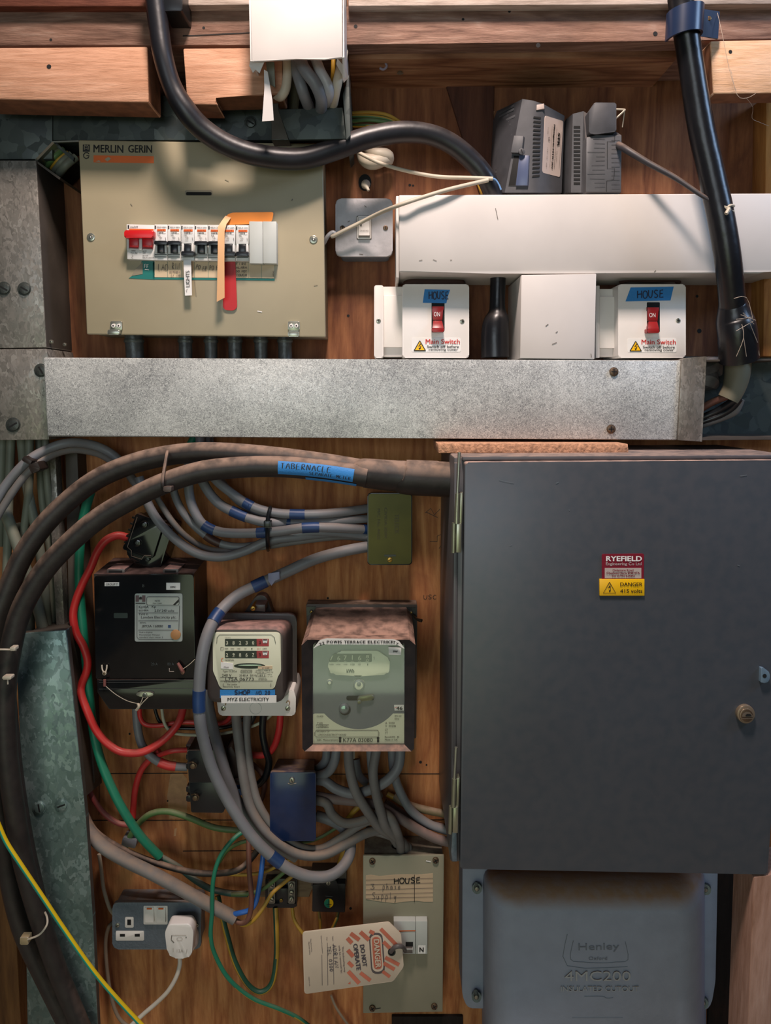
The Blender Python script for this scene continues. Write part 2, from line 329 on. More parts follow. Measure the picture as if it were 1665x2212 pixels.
    def hand(s, t, x0, y0, w, h, d, m, wpx=2, ang=0, smooth=4, jit=.04):
        cw = w / len(t); c, sn = math.cos(rad(ang)), math.sin(rad(ang))
        for i, ch in enumerate(t):
            jy = random.uniform(-jit, jit) * h
            for st in HF.get(ch, []):
                q = catmull(st, smooth) if ch in 'OUSCGPBR230auesoyhp' else st
                pp = []
                for u, v in q:
                    dx = i*cw + u*cw*.92; dy = (1-v)*h + jy
                    pp.append((x0 + dx*c - dy*sn, y0 + dx*sn + dy*c))
                s.line(pp, wpx, d, m)
        return s
    def tube(s, pts, r, m, sides=12, res=6, cap=True, stripe=None, world=False, flat=None):
        P = pts if world else [tuple(W(*p)) for p in pts]
        rs = r if isinstance(r, (list, tuple)) else [r] * len(P)
        Q = catmull([(*p, q) for p, q in zip(P, rs)], res)
        C_ = [Vector(q[:3]) for q in Q]; n = len(C_)
        T = [(C_[min(i+1, n-1)] - C_[max(i-1, 0)]).normalized() for i in range(n)]
        up = Vector((0, 1, 0)); nrm = (up - T[0] * up.dot(T[0]))
        if nrm.length < .1: up = Vector((0, 0, 1)); nrm = up - T[0] * up.dot(T[0])
        nrm.normalize(); rings = []
        for i in range(n):
            nrm = (nrm - T[i] * nrm.dot(T[i])); nrm.normalize(); bi = T[i].cross(nrm)
            rings.append([s.bm.verts.new(C_[i] + (nrm * math.cos(2*math.pi*k/sides) + bi * math.sin(2*math.pi*k/sides) * (flat or 1)) * Q[i][3]) for k in range(sides)])
        for i in range(n - 1):
            for k in range(sides):
                mm = m
                if stripe:
                    ph = (k / sides + i * stripe[2] + stripe[3]) % 1
                    if ph < stripe[1]: mm = stripe[0]
                f = s.face([rings[i][k], rings[i][(k+1) % sides], rings[i+1][(k+1) % sides], rings[i+1][k]], mm)
        if cap: s.face(rings[0][::-1], m); s.face(rings[-1], m)
        return s
    def ring(s, c, axis, R, r, m, n=20, k=6, sq=None):
        c = Vector(c); ax = Vector(axis).normalized(); a = ax.orthogonal().normalized(); b = ax.cross(a); rg = []
        for i in range(n):
            t = 2*math.pi*i/n; o = a*math.cos(t) + b*math.sin(t)
            hw = sq or r
            rg.append([s.bm.verts.new(c + o*(R + r*math.cos(2*math.pi*j/k)) + ax*hw*math.sin(2*math.pi*j/k)) for j in range(k)])
        for i in range(n):
            for j in range(k): s.face([rg[i][j], rg[i][(j+1) % k], rg[(i+1) % n][(j+1) % k], rg[(i+1) % n][j]], m)
        return s
    def disc(s, x, y, r, d0, d1, m, n=18, bev=.0006): return s.prism(circ(x, y, r, n), d0, d1, m, bev, 2, sidebev=False)
    def screw(s, x, y, r, d, m, h=.0025, slot=45, kind='-', base=0):
        s.disc(x, y, r, d + h, d - .001, m, 18, h * .45)
        for a in ([slot] if kind == '-' else [slot, slot + 90]):
            c, q = math.cos(rad(a)), math.sin(rad(a)); L_ = r * .75
            s.line([(x - c*L_, y - q*L_), (x + c*L_, y + q*L_)], r * .28, d + h, DARK, .0002)
        return s
ORI = {}
def fin(mb, name, parent=None, label=None, origin=None):
    bm = mb.bm; bmesh.ops.recalc_face_normals(bm, faces=bm.faces[:])
    me = bpy.data.meshes.new(name)
    if parent is not None: o0 = ORI[parent.name]
    elif origin is not None: o0 = Vector(origin)
    else:
        xs = [v.co.x for v in bm.verts]; ys = [v.co.y for v in bm.verts]; zs = [v.co.z for v in bm.verts]
        o0 = Vector(((min(xs)+max(xs))/2, max(ys), min(zs)))
    for v in bm.verts: v.co -= o0
    for f in bm.faces: f.smooth = True
    bm.to_mesh(me); bm.free(); me.set_sharp_from_angle(angle=rad(38))
    for m in mb.mats: me.materials.append(m)
    o = bpy.data.objects.new(name, me); COL.objects.link(o)
    if parent is not None: o.parent = parent
    else: o.location = o0
    ORI[o.name] = o0
    if label: o['label'] = label
    return o
def tag(o, label, cat, group=None, kind=None):
    o['label'] = label; o['category'] = cat
    if group: o['group'] = group
    if kind: o['kind'] = kind
    return o
def thing(name, label, cat, x, y, d=0, group=None):
    o = bpy.data.objects.new(name, None); COL.objects.link(o); o.empty_display_size = .02
    o.location = W(x, y, d); ORI[o.name] = W(x, y, d)
    return tag(o, label, cat, group)
def struct(mb, name):
    o = fin(mb, name); o['kind'] = 'structure'; return o
def part(name, parent, fn, label=None):
    mb = MB(); fn(mb); return fin(mb, name, parent, label)
def solo(name, label, cat, fn, group=None):
    mb = MB(); fn(mb); return tag(fin(mb, name), label, cat, group)
def subpath(pts, t0, t1, k=5):
    Q = catmull([tuple(W(*p)) for p in pts], 8); n = len(Q) - 1
    return [Q[min(n, max(0, round((t0 + (t1-t0)*i/(k-1)) * n)))] for i in range(k)]
def cable(name, label, pts, r, m, group=None, tapes=(), stripe=None, cat='cable', sides=12, flat=None, res=6):
    mb = MB(); mb.tube(pts, r, m, sides=sides, stripe=stripe, flat=flat, res=res); o = tag(fin(mb, name), label, cat, group)
    rr_ = r if not isinstance(r, (list, tuple)) else max(r)
    for t0, t1, tm in tapes:
        mb = MB(); mb.tube(subpath(pts, t0, t1), rr_ * 1.09 + .0002, tm, world=True, res=3); fin(mb, 'tape_wrap', o, 'blue tape wrap' if tm is DTAPE else 'brown tape wrap')
    return o
# ================================================================== setting
def box_(mb, x0, x1, y0, y1, z0, z1, m):
    f = [Vector((x, y0, z)) for x, z in ((x0, z1), (x1, z1), (x1, z0), (x0, z0))]
    mb.solid(f, [p + Vector((0, y1 - y0, 0)) for p in f], m); return mb
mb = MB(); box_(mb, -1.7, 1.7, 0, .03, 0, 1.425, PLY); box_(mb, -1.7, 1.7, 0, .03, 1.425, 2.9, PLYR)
for y, x0, x1 in ((1671, 200, 405), (1672, 700, 985), (1772, 180, 585), (1771, 690, 990), (1838, 395, 570), (1668, 1600, 1620)): mb.line([(x0, y), (x1, y - 1)], 1.6, 0, DARK)
mb.line([(216, 1560), (214, 1760)], 1.2, 0, DARK)
for q in ([(918, 1108), (930, 1098), (938, 1112), (950, 1100)], [(920, 1106), (945, 1118)], [(928, 1170), (944, 1170), (944, 1158), (958, 1152), (962, 1168)], [(948, 1185), (956, 1172), (966, 1176)], [(960, 1160), (968, 1172)], [(972, 1160), (962, 1174)]): mb.line(q, 1.1, 0, INK)
mb.hand('USC', 915, 1285, 30, 9, 0, INK, 1)
SM = mat('pale_wood_smear', '#a8805c', .8, var=.15, vs=80)
for q in ([(368, 1672), (392, 1668), (404, 1682), (404, 1768), (366, 1768), (361, 1720)], [(374, 1640), (380, 1640), (381, 1652), (375, 1652)], [(377, 1790), (382, 1788), (380, 1806), (375, 1806)], [(1062, 240), (1068, 240), (1050, 330), (1046, 330)]): mb.flat(q, 0, SM, .0002)
for x, y, r in ((955, 1330, 3.5), (908, 1646, 3.2), (921, 1652, 2), (708, 1292, 2.4), (885, 400, 3), (892, 401, 2.4), (1355, 715, 5), (752, 682, 3), (757, 1962, 3), (1505, 640, 3.2), (1510, 715, 5), (362, 1730, 2), (280, 1585, 2.4)): mb.flat(circ(x, y, r, 10), 0, DARK)
struct(mb, 'wall_back')
mb = MB(); box_(mb, -1.7, 1.7, -3.4, .03, -.05, 0, DUSTW); struct(mb, 'floor')
# timbers
def timber(name, label, pts, d0, d1, m, cat='timber', extra=None, bev=.002):
    mb = MB(); mb.prism(pts, d0, d1, m, bev, ms=END if name == 'timber_block' else None)
    if extra: extra(mb)
    return tag(fin(mb, name), label, cat)
def nails(mb):
    for x, y, r in ((110, 86, 3), (768, 57, 4), (1162, 98, 5), (1415, 73, 5), (1100, 25, 3), (440, 60, 3), (1000, 42, 3)): mb.flat(circ(x, y, r, 10), .13, DARK)
    mb.line([(395, 78), (440, 76), (540, 71)], 2.2, .13, DARK)
timber('roof_beam', 'long aged brown beam running across the top of the wall', [(-60, 16), (1720, 8), (1720, 84), (1450, 88), (760, 96), (-60, 101)], .13, 0, BEAM, 'beam', nails)
timber('roof_beam', 'lower dusty beam under the long top beam, with dark grained underside', [(752, 96), (1465, 88), (1465, 124), (752, 128)], .10, 0, wood('brown_beam_wood', ['#4a2a1a', '#7a5036', '#94684a', '#a47c5c'], 'X', 2.0, ring=.45, bump=.4, seed=4, bl=.5), 'beam')
timber('ceiling_plank', 'pale dusty plank at the very top edge, right of the white trunking', [(752, -60), (1720, -60), (1720, 8), (752, 13)], .145, 0, DUSTW, 'plank')
timber('ceiling_plank', 'brown plank at the top left corner above the long beam', [(-60, -60), (316, -60), (316, 14), (-60, 14)], .145, 0, wood('dark_plank_wood', ['#3a1c14', '#5a3022', '#6e4030', '#7e5040'], 'X', 2.0, ring=.3, seed=8), 'plank')
timber('ceiling_plank', 'pale dusty plank between the thick black cable and the white trunking', [(316, -60), (545, -60), (545, 10), (316, 13)], .145, 0, DUSTW, 'plank')
timber('timber_block', 'pale sawn timber block at upper left below the beam', [(-60, 103), (318, 100), (321, 221), (-60, 213)], .155, .10, PINE, 'timber block', lambda mb: mb.flat(circ(106, 144, 5, 10), .155, DARK))
timber('timber_block', 'sawn timber block with a broken lower corner behind the torn white trunking', [(395, 104), (610, 102), (610, 204), (461, 208), (470, 226), (404, 225)], .15, .10, PINE, 'timber block')
timber('timber_block', 'light sawn timber block at upper right behind the black pipe', [(1534, 88), (1720, 84), (1720, 200), (1541, 202)], .15, .115, PINEL, 'timber block', lambda mb: mb.flat(circ(1577, 112, 4, 10), .15, DARK))
timber('timber_batten', 'brown vertical batten at the right edge beside the flared black boot', [(1655, 205), (1730, 205), (1730, 770), (1648, 770)], .04, 0, wood('batten_wood', ['#6a3c1c', '#94602e', '#a8743c', '#b88448'], 'Z', 1.3, ring=.4, seed=11), 'batten')
timber('board_or_shade_panel', 'dark stained vertical board behind the end of the arched cable', [(962, 180), (1068, 180), (1062, 430), (1040, 430)], .006, 0, wood('stained_wood', ['#2e1a14', '#4a2c22', '#5a382a', '#6a4636'], 'Z', 1.2, ring=.3, seed=12), 'board')
SHADE = wood('painted_gap_shade', ['#0c0806', '#16100c', '#201814', '#2c2018'], 'Z', 1.4, ring=.3, seed=30)  # near-black colour that stands in for shade on the two panels below
timber('board_or_shade_panel', 'nearly black panel for the shaded gap between the cast fuse box and the corner post', [(1535, 1780), (1604, 1780), (1600, 2290), (1528, 2290)], .006, 0, SHADE, 'board')  # added panel: the dark cavity beside the fuse box, painted as a surface
timber('board_or_shade_panel', 'nearly black low panel for the shade under the tall beige metal box', [(846, 2196), (1000, 2196), (1000, 2320), (846, 2320)], .006, 0, SHADE, 'board')  # added panel: shade below the beige box put into its colour
mb = MB(); a_ = W(1628, 1895, .25); b_ = W(1740, 1880, .25); e_ = W(1612, 2300, .25).x
F_ = [a_, b_, Vector((b_.x, b_.y, .0005)), Vector((e_ - .012, a_.y, .0005)), Vector((e_, a_.y, W(1612, 2300, .25).z))]
mb.solid(F_, [p + Vector((0, .06, 0)) for p in F_], POST, .002); tag(fin(mb, 'timber_post'), 'pinkish dusty wooden post in the lower right corner', 'post')
timber('timber_post', 'dark brown post at the lower left corner behind the black cables', [(-80, 1900), (28, 1900), (50, 2300), (-80, 2300)], .05, 0, wood('dark_post_wood', ['#3a2412', '#5a3a1e', '#6e4a28', '#7e5832'], 'Z', 1.2, ring=.3, seed=14), 'post')
mb = MB(); mb.prism([(945, 958), (1356, 959), (1358, 980), (947, 979)], .16, .06, CHIP, .001); tag(fin(mb, 'chipboard_offcut'), 'reddish chipboard offcut lying on top of the grey cabinet', 'board')
# ---- steel trunking at upper left
def bolt(parent, x, y, r, d, m=BOLT, slot=30, name='bolt', h=.004, kind='-'):
    mb = MB(); mb.disc(x, y, r * 1.25, d + .0008, d - .001, m, 18, .0003); mb.screw(x, y, r, d, m, h, slot, kind); return fin(mb, name, parent)
t = thing('cable_trunking', 'dull dark steel trunking running behind the timber blocks at upper left', 'trunking', 300, 300, 0)
def f(mb):
    mb.rect(-60, 205, 113, 344, .075, 0, GALVD, .001); mb.rect(113, 206, 592, 303, .072, 0, GALVD, .001)
part('body', t, f); bolt(t, 541, 264, 11, .072)
mb = MB(); mb.prism([(113, 305), (170, 303), (170, 306), (113, 308)], .076, .072, ZINC); fin(mb, 'seam_lip', t)
t = thing('cable_trunking', 'mottled galvanised upright trunking at the left edge with two bolts', 'trunking', 60, 750, 0)
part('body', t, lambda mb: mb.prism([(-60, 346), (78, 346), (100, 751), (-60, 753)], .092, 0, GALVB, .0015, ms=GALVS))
bolt(t, 8, 623, 12, .092); bolt(t, 52, 624, 12, .092)
bolt(t, 110, 738, 3.5, .08, ZINC); bolt(t, 139, 744, 3, .045, ZINC)
t = thing('trunking_elbow', 'short angled trunking mouth showing green and yellow wires, left of the breaker board', 'trunking', 120, 380, 0)
def f(mb):
    A = [W(75, 345, .085), W(113, 306, .085), W(117, 309, .083), W(79, 349, .083)]
    mb.solid(A, [p + Vector((0, .05, 0)) for p in A], ZINC)
    B = [W(79, 349, .05), W(117, 309, .05), W(160, 347, .05), W(128, 384, .05)]
    mb.solid(B, [p + Vector((0, .045, 0)) for p in B], DARK)
    Cc = [W(75, 349, .088), W(79, 347, .088), W(131, 384, .088), W(128, 388, .088)]
    mb.solid(Cc, [p + Vector((0, .08, 0)) for p in Cc], GALVS)
    D = [W(117, 306, .07), W(160, 340, .07), W(158, 348, .07), W(115, 311, .07)]
    mb.solid(D, [p + Vector((0, .06, 0)) for p in D], GALVD)
part('channel', t, f)
for i, (m, k, r) in enumerate(((GREYG, 0, .0048), (GREENO, .22, .0042), (YELD, .4, .0022), (GREYG, .55, .0042), (GREYG, .78, .0055))):
    xx = 92 + k * 46; yy = 352 + k * 30
    cable('wire', ['grey-green wire nearest the lip of the angled trunking mouth', 'dark green wire inside the angled trunking mouth', 'thin yellow wire inside the angled trunking mouth', 'grey-green wire right of the thin yellow wire in the angled mouth', 'rightmost thick wire in the angled trunking mouth'][i], [(xx, yy, .054), (xx + 14, yy - 18, .066), (xx + 36, yy - 36, .06)], r, m, 'wires in the angled trunking mouth')
t = thing('steel_cover_plate', 'galvanised cover plate at left below the upright trunking, with slotted bolts', 'plate', 50, 948, 0)
part('plate', t, lambda mb: mb.prism([(-60, 755), (100, 753), (104, 770), (106, 950), (-60, 952)], .094, 0, GALVB, .001))
bolt(t, 28, 918, 13, .094, slot=-30); bolt(t, 88, 800, 12, .094, slot=60)
# ---- long horizontal galvanised trunking
t = thing('cable_trunking', 'long horizontal speckled galvanised trunking across the middle', 'trunking', 830, 945, 0)
def f(mb):
    mb.prism([(93, 772), (780, 776), (1472, 778), (1462, 951), (780, 946), (102, 943)], .118, .002, GALV, .0022, 3)
part('cover', t, f)
def f(mb):
    mb.prism([(1472, 777), (1481, 773), (1524, 770), (1514, 954), (1464, 951)], .122, .105, GALVB, .001)
    mb.prism([(1520, 770), (1526, 770), (1516, 954), (1511, 954)], .122, .01, GALVB, 0)
part('end_collar', t, f, 'plain grey steel collar at the right end')
def f(mb):
    mb.prism([(1524, 777), (1700, 774), (1700, 778), (1524, 781)], .12, .0, GALVS)
    mb.prism([(1514, 945), (1700, 944), (1700, 949), (1512, 951)], .12, .0, GALVS)
    mb.prism([(1480, 770), (1700, 770), (1700, 950), (1480, 950)], .012, .004, GALVD)
part('open_end', t, f, 'open dark section of trunking')
for x, y in ((1326, 803), (1320, 927)): bolt(t, x, y, 8, .118, BRONZE, 90, 'screw', .0035, '+')
# ---- lower-left trunking
t = thing('cable_trunking', 'blue-green spangled trunking cover standing at lower left with two slotted screws', 'trunking', 120, 2200, 0)
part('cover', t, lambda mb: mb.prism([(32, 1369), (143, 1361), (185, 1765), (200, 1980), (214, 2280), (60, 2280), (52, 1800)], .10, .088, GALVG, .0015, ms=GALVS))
def f(mb):
    A = [W(60, 1369, .087), W(143, 1361, .087), W(176, 1728, .087), W(60, 1728, .087)]; B = [Vector((p.x, -.002, p.z)) for p in A]
    B[2].z = W(205, 1690, 0).z; B[3].z = B[2].z
    mb.loft([B, A], GALVS)
part('body', t, f, 'dark brown trunking side with slanted end')
bolt(t, 84, 1746, 12, .10, GALVG, 80, 'screw'); bolt(t, 132, 1741, 12, .10, GALVG, -20, 'screw')
t = thing('cable_trunking', 'dark brown side of upright trunking between the cable bundle and the black meter', 'trunking', 170, 1700, 0)
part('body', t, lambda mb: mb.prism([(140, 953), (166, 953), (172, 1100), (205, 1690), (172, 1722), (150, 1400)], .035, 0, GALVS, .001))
part('edge_strip', t, lambda mb: mb.prism([(100, 965), (118, 962), (140, 1362), (122, 1362)], .05, .03, GALVB, .001), 'bright galvanised edge strip')
# ================================================================== white plastic trunking
t = thing('cable_trunking', 'white plastic trunking dropping from the top with a torn lower end', 'trunking', 640, 200, 0)
def f(mb):
    pts = [(540, -80), (742, -80), (742, 124), (700, 128), (640, 127), (590, 130), (548, 133), (541, 132)]
    mb.prism(pts, .20, .197, WPVC, .0008)
    A = [W(742, -80, .20), W(742, 124, .20), W(744, 150, .18), W(746, 172, .165), W(752, 176, .14)]
    p = [Vector((A[0].x, -.2, A[0].z)), Vector((A[0].x, -.2, W(742, 124, .2).z)), Vector((A[0].x, -.185, W(742, 168, .185).z)), Vector((A[0].x, -.13, W(742, 150, .15).z)), Vector((A[0].x, 0-.01, W(742, 150, .15).z)), Vector((A[0].x, -.01, A[0].z))]
    mb.solid(p, [q - Vector((.0025, 0, 0)) for q in p], WPVC)
    x = W(540, 100, .2).x; z1 = W(540, -80, .2).z; z0 = W(540, 132, .2).z
    p = [Vector((x, -.2, z1)), Vector((x, -.2, z0)), Vector((x, -.12, z0 + .004)), Vector((x, -.01, z0)), Vector((x, -.01, z1))]
    mb.solid(p, [q + Vector((.0025, 0, 0)) for q in p], WPVC)
part('cover', t, f)
def f(mb):
    A = [W(541, 128, .199), W(572, 130, .195), W(560, 158, .19), (W(552, 150, .192)), W(546, 157, .19), W(538, 142, .195)]
    mb.solid(A, [p + Vector((0, .0015, 0)) for p in A], WPVC)
part('torn_flap', t, f, 'ragged curled corner of white plastic')
def f(mb):
    B = [W(570, 150, .185), W(578, 155, .183), W(588, 215, .178), W(591, 260, .176), W(566, 262, .176), W(571, 190, .182)]
    mb.solid(B, [p + Vector((0, .0015, 0)) for p in B], WPVC)
part('torn_strip', t, f, 'long hanging strip of white plastic')
def f(mb):
    D = [W(728, 125, .199), W(748, 150, .18), W(752, 168, .17), W(742, 178, .165), W(738, 160, .18), W(726, 138, .19)]
    mb.solid(D, [p + Vector((0, .0015, 0)) for p in D], WPVC)
part('torn_flap', t, f, 'ragged right corner of white plastic')
def f(mb):
    E = [W(574, 134, .17), W(592, 134, .17), W(594, 188, .165), W(580, 180, .165)]
    mb.solid(E, [p + Vector((0, .003, 0)) for p in E], GREYG)
part('torn_strip', t, f, 'short grey-green plastic strip')
t = thing('steel_box', 'dull steel trunking box catching the cables below the torn white trunking', 'box', 680, 300, 0)
def f(mb):
    mb.prism([(600, 236), (740, 232), (748, 300), (624, 302)], .128, .122, GALVD, .0008)
    mb.prism([(740, 205), (753, 160), (757, 292), (748, 302)], .132, .004, GALVD, .0006)
    mb.prism([(594, 175), (600, 172), (600, 236), (624, 302), (586, 302), (586, 236)], .12, .004, GALVS, .0006)
    mb.prism([(600, 160), (740, 160), (748, 300), (600, 302)], .02, .004, DARK)
part('body', t, f)
for i, (l, pts, r, m) in enumerate((
  ('off-white cable bending back left inside the torn trunking end', [(618, 100, .15), (621, 150, .15), (617, 190, .15), (606, 208, .145), (594, 203, .135)], .0062, WHC),
  ('grey cable left of centre in the torn trunking end', [(630, 100, .14), (640, 150, .15), (655, 200, .15), (670, 240, .11)], .0075, GREYC),
  ('thick grey cable in the middle of the torn trunking end', [(640, 100, .14), (655, 145, .165), (680, 180, .165), (694, 215, .15), (692, 245, .11)], .008, GREYC),
  ('grey-white cable bowing right in the torn trunking end', [(672, 100, .14), (690, 150, .16), (706, 180, .16), (710, 205, .15), (700, 240, .1)], .0068, WHC2),
  ('pale straight cable at the right of the torn trunking end', [(742, 110, .12), (735, 150, .15), (725, 195, .15), (717, 240, .11)], .0065, WHC),
  ('shadowed grey cable deepest in the torn trunking end', [(650, 110, .06), (640, 170, .07), (632, 240, .06)], .0078, GREYG),
  ('yellow-green wire behind the pale cable in the torn trunking end', [(720, 110, .12), (719, 160, .12), (716, 210, .1)], .003, YELD))):
    cable('cable', l, pts, r, m, 'cables in the torn trunking end')
# green yellow bundle
for i, pts in enumerate(([(752, 245, .03), (800, 243, .035), (840, 250, .04), (875, 272, .03)], [(752, 252, .04), (800, 252, .045), (840, 259, .045), (880, 280, .03)], [(752, 262, .04), (800, 260, .05), (850, 268, .045), (885, 285, .03)], [(752, 271, .03), (800, 272, .05), (845, 276, .045), (885, 290, .03)])):
    cable('earth_wire', ['top', 'second from top', 'third from top', 'lowest'][i] + ' green and yellow earth wire of the four beside the steel box', pts, .0026, YELD, 'earth wires behind the arched cable', stripe=(GREENO, .42, .004, .3 + i * .2), cat='wire')
# ================================================================== breaker board
D = .092
t = thing('breaker_board', 'cream metal breaker board with a row of breakers and a red switch', 'breaker board', 440, 730, 0)
part('enclosure', t, lambda mb: mb.prism([(174, 306), (693, 314), (699, 724), (190, 719)], D - .004, .0, CREAMD, .002))
def f(mb):
    mb.prism([(169, 302), (697, 310), (703, 728), (187, 722)], D, D - .006, CREAM, .0018, 3)
    mb.flat([(179, 312.5), (194, 312.5), (194, 328), (179, 328)], D, INK)
    mb.line([(182.5, 315.5), (182.5, 324), (186.7, 320), (191, 324), (191, 315.5)], 1.5, D, CREAM, .0009)
    mb.line([(183, 313.6), (186.5, 316.8), (190, 313.6)], 1.6, D, CREAM, .0009)
    mb.line([(192.5, 333), (189, 329.8), (184, 330.3), (180.6, 334.5), (181.5, 340), (186, 343), (191, 341), (192.5, 336.5), (187, 336.5)], 2.0, D, INK)
    for s_, a, b in (('MERLIN', 202, 266.5), ('GERIN', 277, 328.5)): mb.text(s_, (a+b)/2, 321.5 + (b - 240) * .004, b - a, 16.5, D, INK, .8, .012)
    mb.prism([(202, 335.5), (332, 337.5), (332, 352.5), (202, 350.5)], D + .0004, D - .001, ORNG)
    for q in ([(226, 344), (234, 339), (240, 343), (232, 349)], [(206, 349), (214, 346), (218, 350)]): mb.flat(q, D + .0004, CREAM, .0003)
    mb.prism(rr(399, 410.5, 459, 422.5, 5), D + .0003, D - .002, CREAMD)
    mb.flat(rr(402, 415, 457, 422, 3), D + .0004, DARK)
    mb.line([(556, 672), (566, 674)], 2, D, WINK); mb.line([(632, 430), (630, 434)], 2, D, INKG)
    for q in ([(486, 388), (494, 392)], [(282, 440), (286, 445)], [(678, 617), (686, 616)], [(420, 606), (424, 640)]): mb.line(q, 1.4, D, CREAMD)
part('cover', t, f)
for x, y in ((196, 512), (677, 517)):
    mb = MB(); mb.disc(x, y, 9, D + .0012, D - .001, ZINC); mb.disc(x, y, 4.5, D + .003, D, BOLT); mb.flat(circ(x, y, 1.4, 8), D + .003, WINK); fin(mb, 'cover_screw', t)
for x in (250, 634):
    def f(mb, x=x):
        mb.prism(rr(x - 12, 694, x + 13, 714, 3), D + .004, D - .001, ZINC, .0006)
        for k in (-5.5, 6): mb.disc(x + k, 703.5, 5, D + .0055, D + .003, WPL, 14, .0005); mb.flat(circ(x + k, 703.5, 1.7, 8), D + .0055, DARK)
        if x == 250: mb.prism(rr(x - 18, 712, x + 8, 723, 3), D + .008, D - .002, ZINC, .0012)
        else: mb.prism(rr(x - 12, 716, x + 12, 727, 2), D + .006, D - .004, ZINC, .001)
    part('cover_latch', t, f)
E = D + .010
def f(mb):
    mb.prism([(273, 484), (333, 486), (334, 562), (274.5, 560)], E, D - .001, MCBW, .0008)
    mb.textin('multi9', 282, 488, 298, 492.5, E, INK); mb.flat([(276, 486.5), (279, 486.5), (279, 494), (276, 494)], E, INK)
    mb.flat([(279, 494), (332, 495), (332, 498), (279, 497)], E, ORNG)
    mb.prism([(278, 511), (299.5, 511), (299.5, 537), (278, 536)], E + .002, E - .001, REDD); mb.prism([(306, 512), (330, 512), (330, 538), (307, 537)], E + .002, E - .001, REDD)
    mb.prism(rr(274, 513, 278, 540, 1), E + .002, E - .001, MCBW); mb.prism(rr(299.5, 513, 306.5, 540, 1.5), E + .003, E - .001, MCBW, .0005)
    for i, (s_, x0, x1, y) in enumerate((('10002', 283, 293, 542), ('Main Sw', 283, 297, 546.5), ('sectr', 308, 317, 542.5), ('100A', 308, 315, 546.5), ('500 V/kA', 308, 320, 552.5), ('MERLIN GERIN FR', 308, 333, 557))): mb.text(s_, (x0+x1)/2, y, x1-x0, 2.6, E, INK)
    mb.line([(285, 550), (288, 553), (284, 556), (288, 559)], .8, E, INKG)
sw = part('main_switch', t, f, 'wide white main switch')
def f(mb):
    mb.prism(rr(268, 497, 331, 513.5, 4), E + .013, E + .002, REDP, .0015, 3)
    for a, b in ((279, 299), (307, 329)):
        mb.prism([(a, 510), (b, 511), (b - .5, 534), (a + .5, 533)], E + .006, E, REDP, .001); mb.textin('ON', (a+b)/2 + 1, 530, b - 2, 534, E + .0061, REDD)
part('handle', sw, f, 'bright red switch handle')
xs = [333, 361.6, 390.4, 419.6, 448.8, 478.3, 508.6, 537.8]; up = [1, 1, 0, 1, 1, 0, 0]
for i in range(7):
    a, b = xs[i] + .4, xs[i+1] - .4; oy = .5 + i * .25
    def f(mb):
        mb.prism([(a, 484 + oy), (b, 484.3 + oy), (b + .4, 562 + oy), (a + .4, 561.6 + oy)], E, D - .001, MCBW, .0006)
        if not up[i]: mb.prism([(a + .5, 485 + oy), (b - .5, 485 + oy), (b - .5, 525 + oy), (a + .5, 525 + oy)], E + .003, E - .001, MCBW, .0005)
        h = E + (.0032 if not up[i] else 0)
        mb.flat([(a + 1, 487 + oy), (a + 3.6, 487 + oy), (a + 3.6, 494 + oy), (a + 1, 494 + oy)], h, INK); mb.textin('MERLIN GERIN', a + 5.5, 489 + oy, b - 2, 492.2 + oy, h, INK)
        mb.flat([(a + 6, 494.5 + oy), (b - 3, 494.5 + oy), (b - 3, 499.3 + oy), (a + 6, 499.3 + oy)], h, ORNG); mb.textin('multi 9', a + 7, 495.6 + oy, b - 7, 498.4 + oy, h, REDD)
        mb.textin('C60HB', a + 7, 500.6 + oy, b - 8, 504 + oy, h, INK, .02); mb.textin(['32', '32', '10', '20', '32', '10', '6'][i] + 'A', a + 7, 505.5 + oy, a + 13, 508.6 + oy, h, INK)
        mb.line([(b - 8, 504 + oy), (b - 3, 504 + oy)], .6, h, INKG)
        mb.line([(a + 9, 510 + oy), (a + 14, 510 + oy), (a + 14, 516 + oy), (a + 10, 513 + oy), (a + 17, 513 + oy)], .8, h, INKG); mb.line([(b - 4, 512 + oy), (b - 3, 518 + oy)], .8, h, INKG); mb.line([(a + 9, 518 + oy), (a + 16, 518 + oy)], .8, h, INKG)
        mb.prism([(a + 6, 522 + oy), (b - 6, 522 + oy), (b - 6, 547 + oy), (a + 6, 547 + oy)], E + .0006, E - .004, BLK)
        for c_ in (a + 1.5, b - 6): mb.prism([(c_, 525 + oy), (c_ + 4.5, 525 + oy), (c_ + 4.5, 545 + oy), (c_, 545 + oy)], E + .0035, E - .001, MCBW, .0005)
        for yy in (549.5, 554.5): mb.line([(a + 1, yy + oy), (b - 1, yy + oy)], 1.6, E, BOLT)
    br = part('breaker', t, f)
    def f(mb):
        if up[i]:
            mb.prism(rr(a - .5, 519.5 + oy, b + .5 - 1, 527.5 + oy, 2), E + .011, E + .003, BLK, .001); mb.prism([(a + 7, 526 + oy), (b - 7, 526 + oy), (b - 7, 546 + oy), (a + 7, 546 + oy)], E + .006, E, BLK, .0012)
            mb.textin('ON', a + 12, 540 + oy, b - 9, 543 + oy, E + .0062, INKG)
        else:
            mb.prism([(a + 6.5, 526 + oy), (b - 7, 526 + oy), (b - 7, 544 + oy), (a + 6.5, 544 + oy)], E + .006, E, BLK, .0012); mb.prism(rr(a + .5, 541.5 + oy, b - .5, 550.5 + oy, 2), E + .011, E + .003, BLK, .001)
    part('toggle', br, f, 'black toggle pushed up' if up[i] else 'black toggle pulled down')
for a, b in ((538, 567), (567.5, 597)):
    part('blank_module', t, lambda mb: mb.prism([(a, 478), (b, 478.5), (b + .5, 569.5), (a + .5, 569)], E + .004, D - .001, GREYPL, .0006), 'plain grey blanking module')
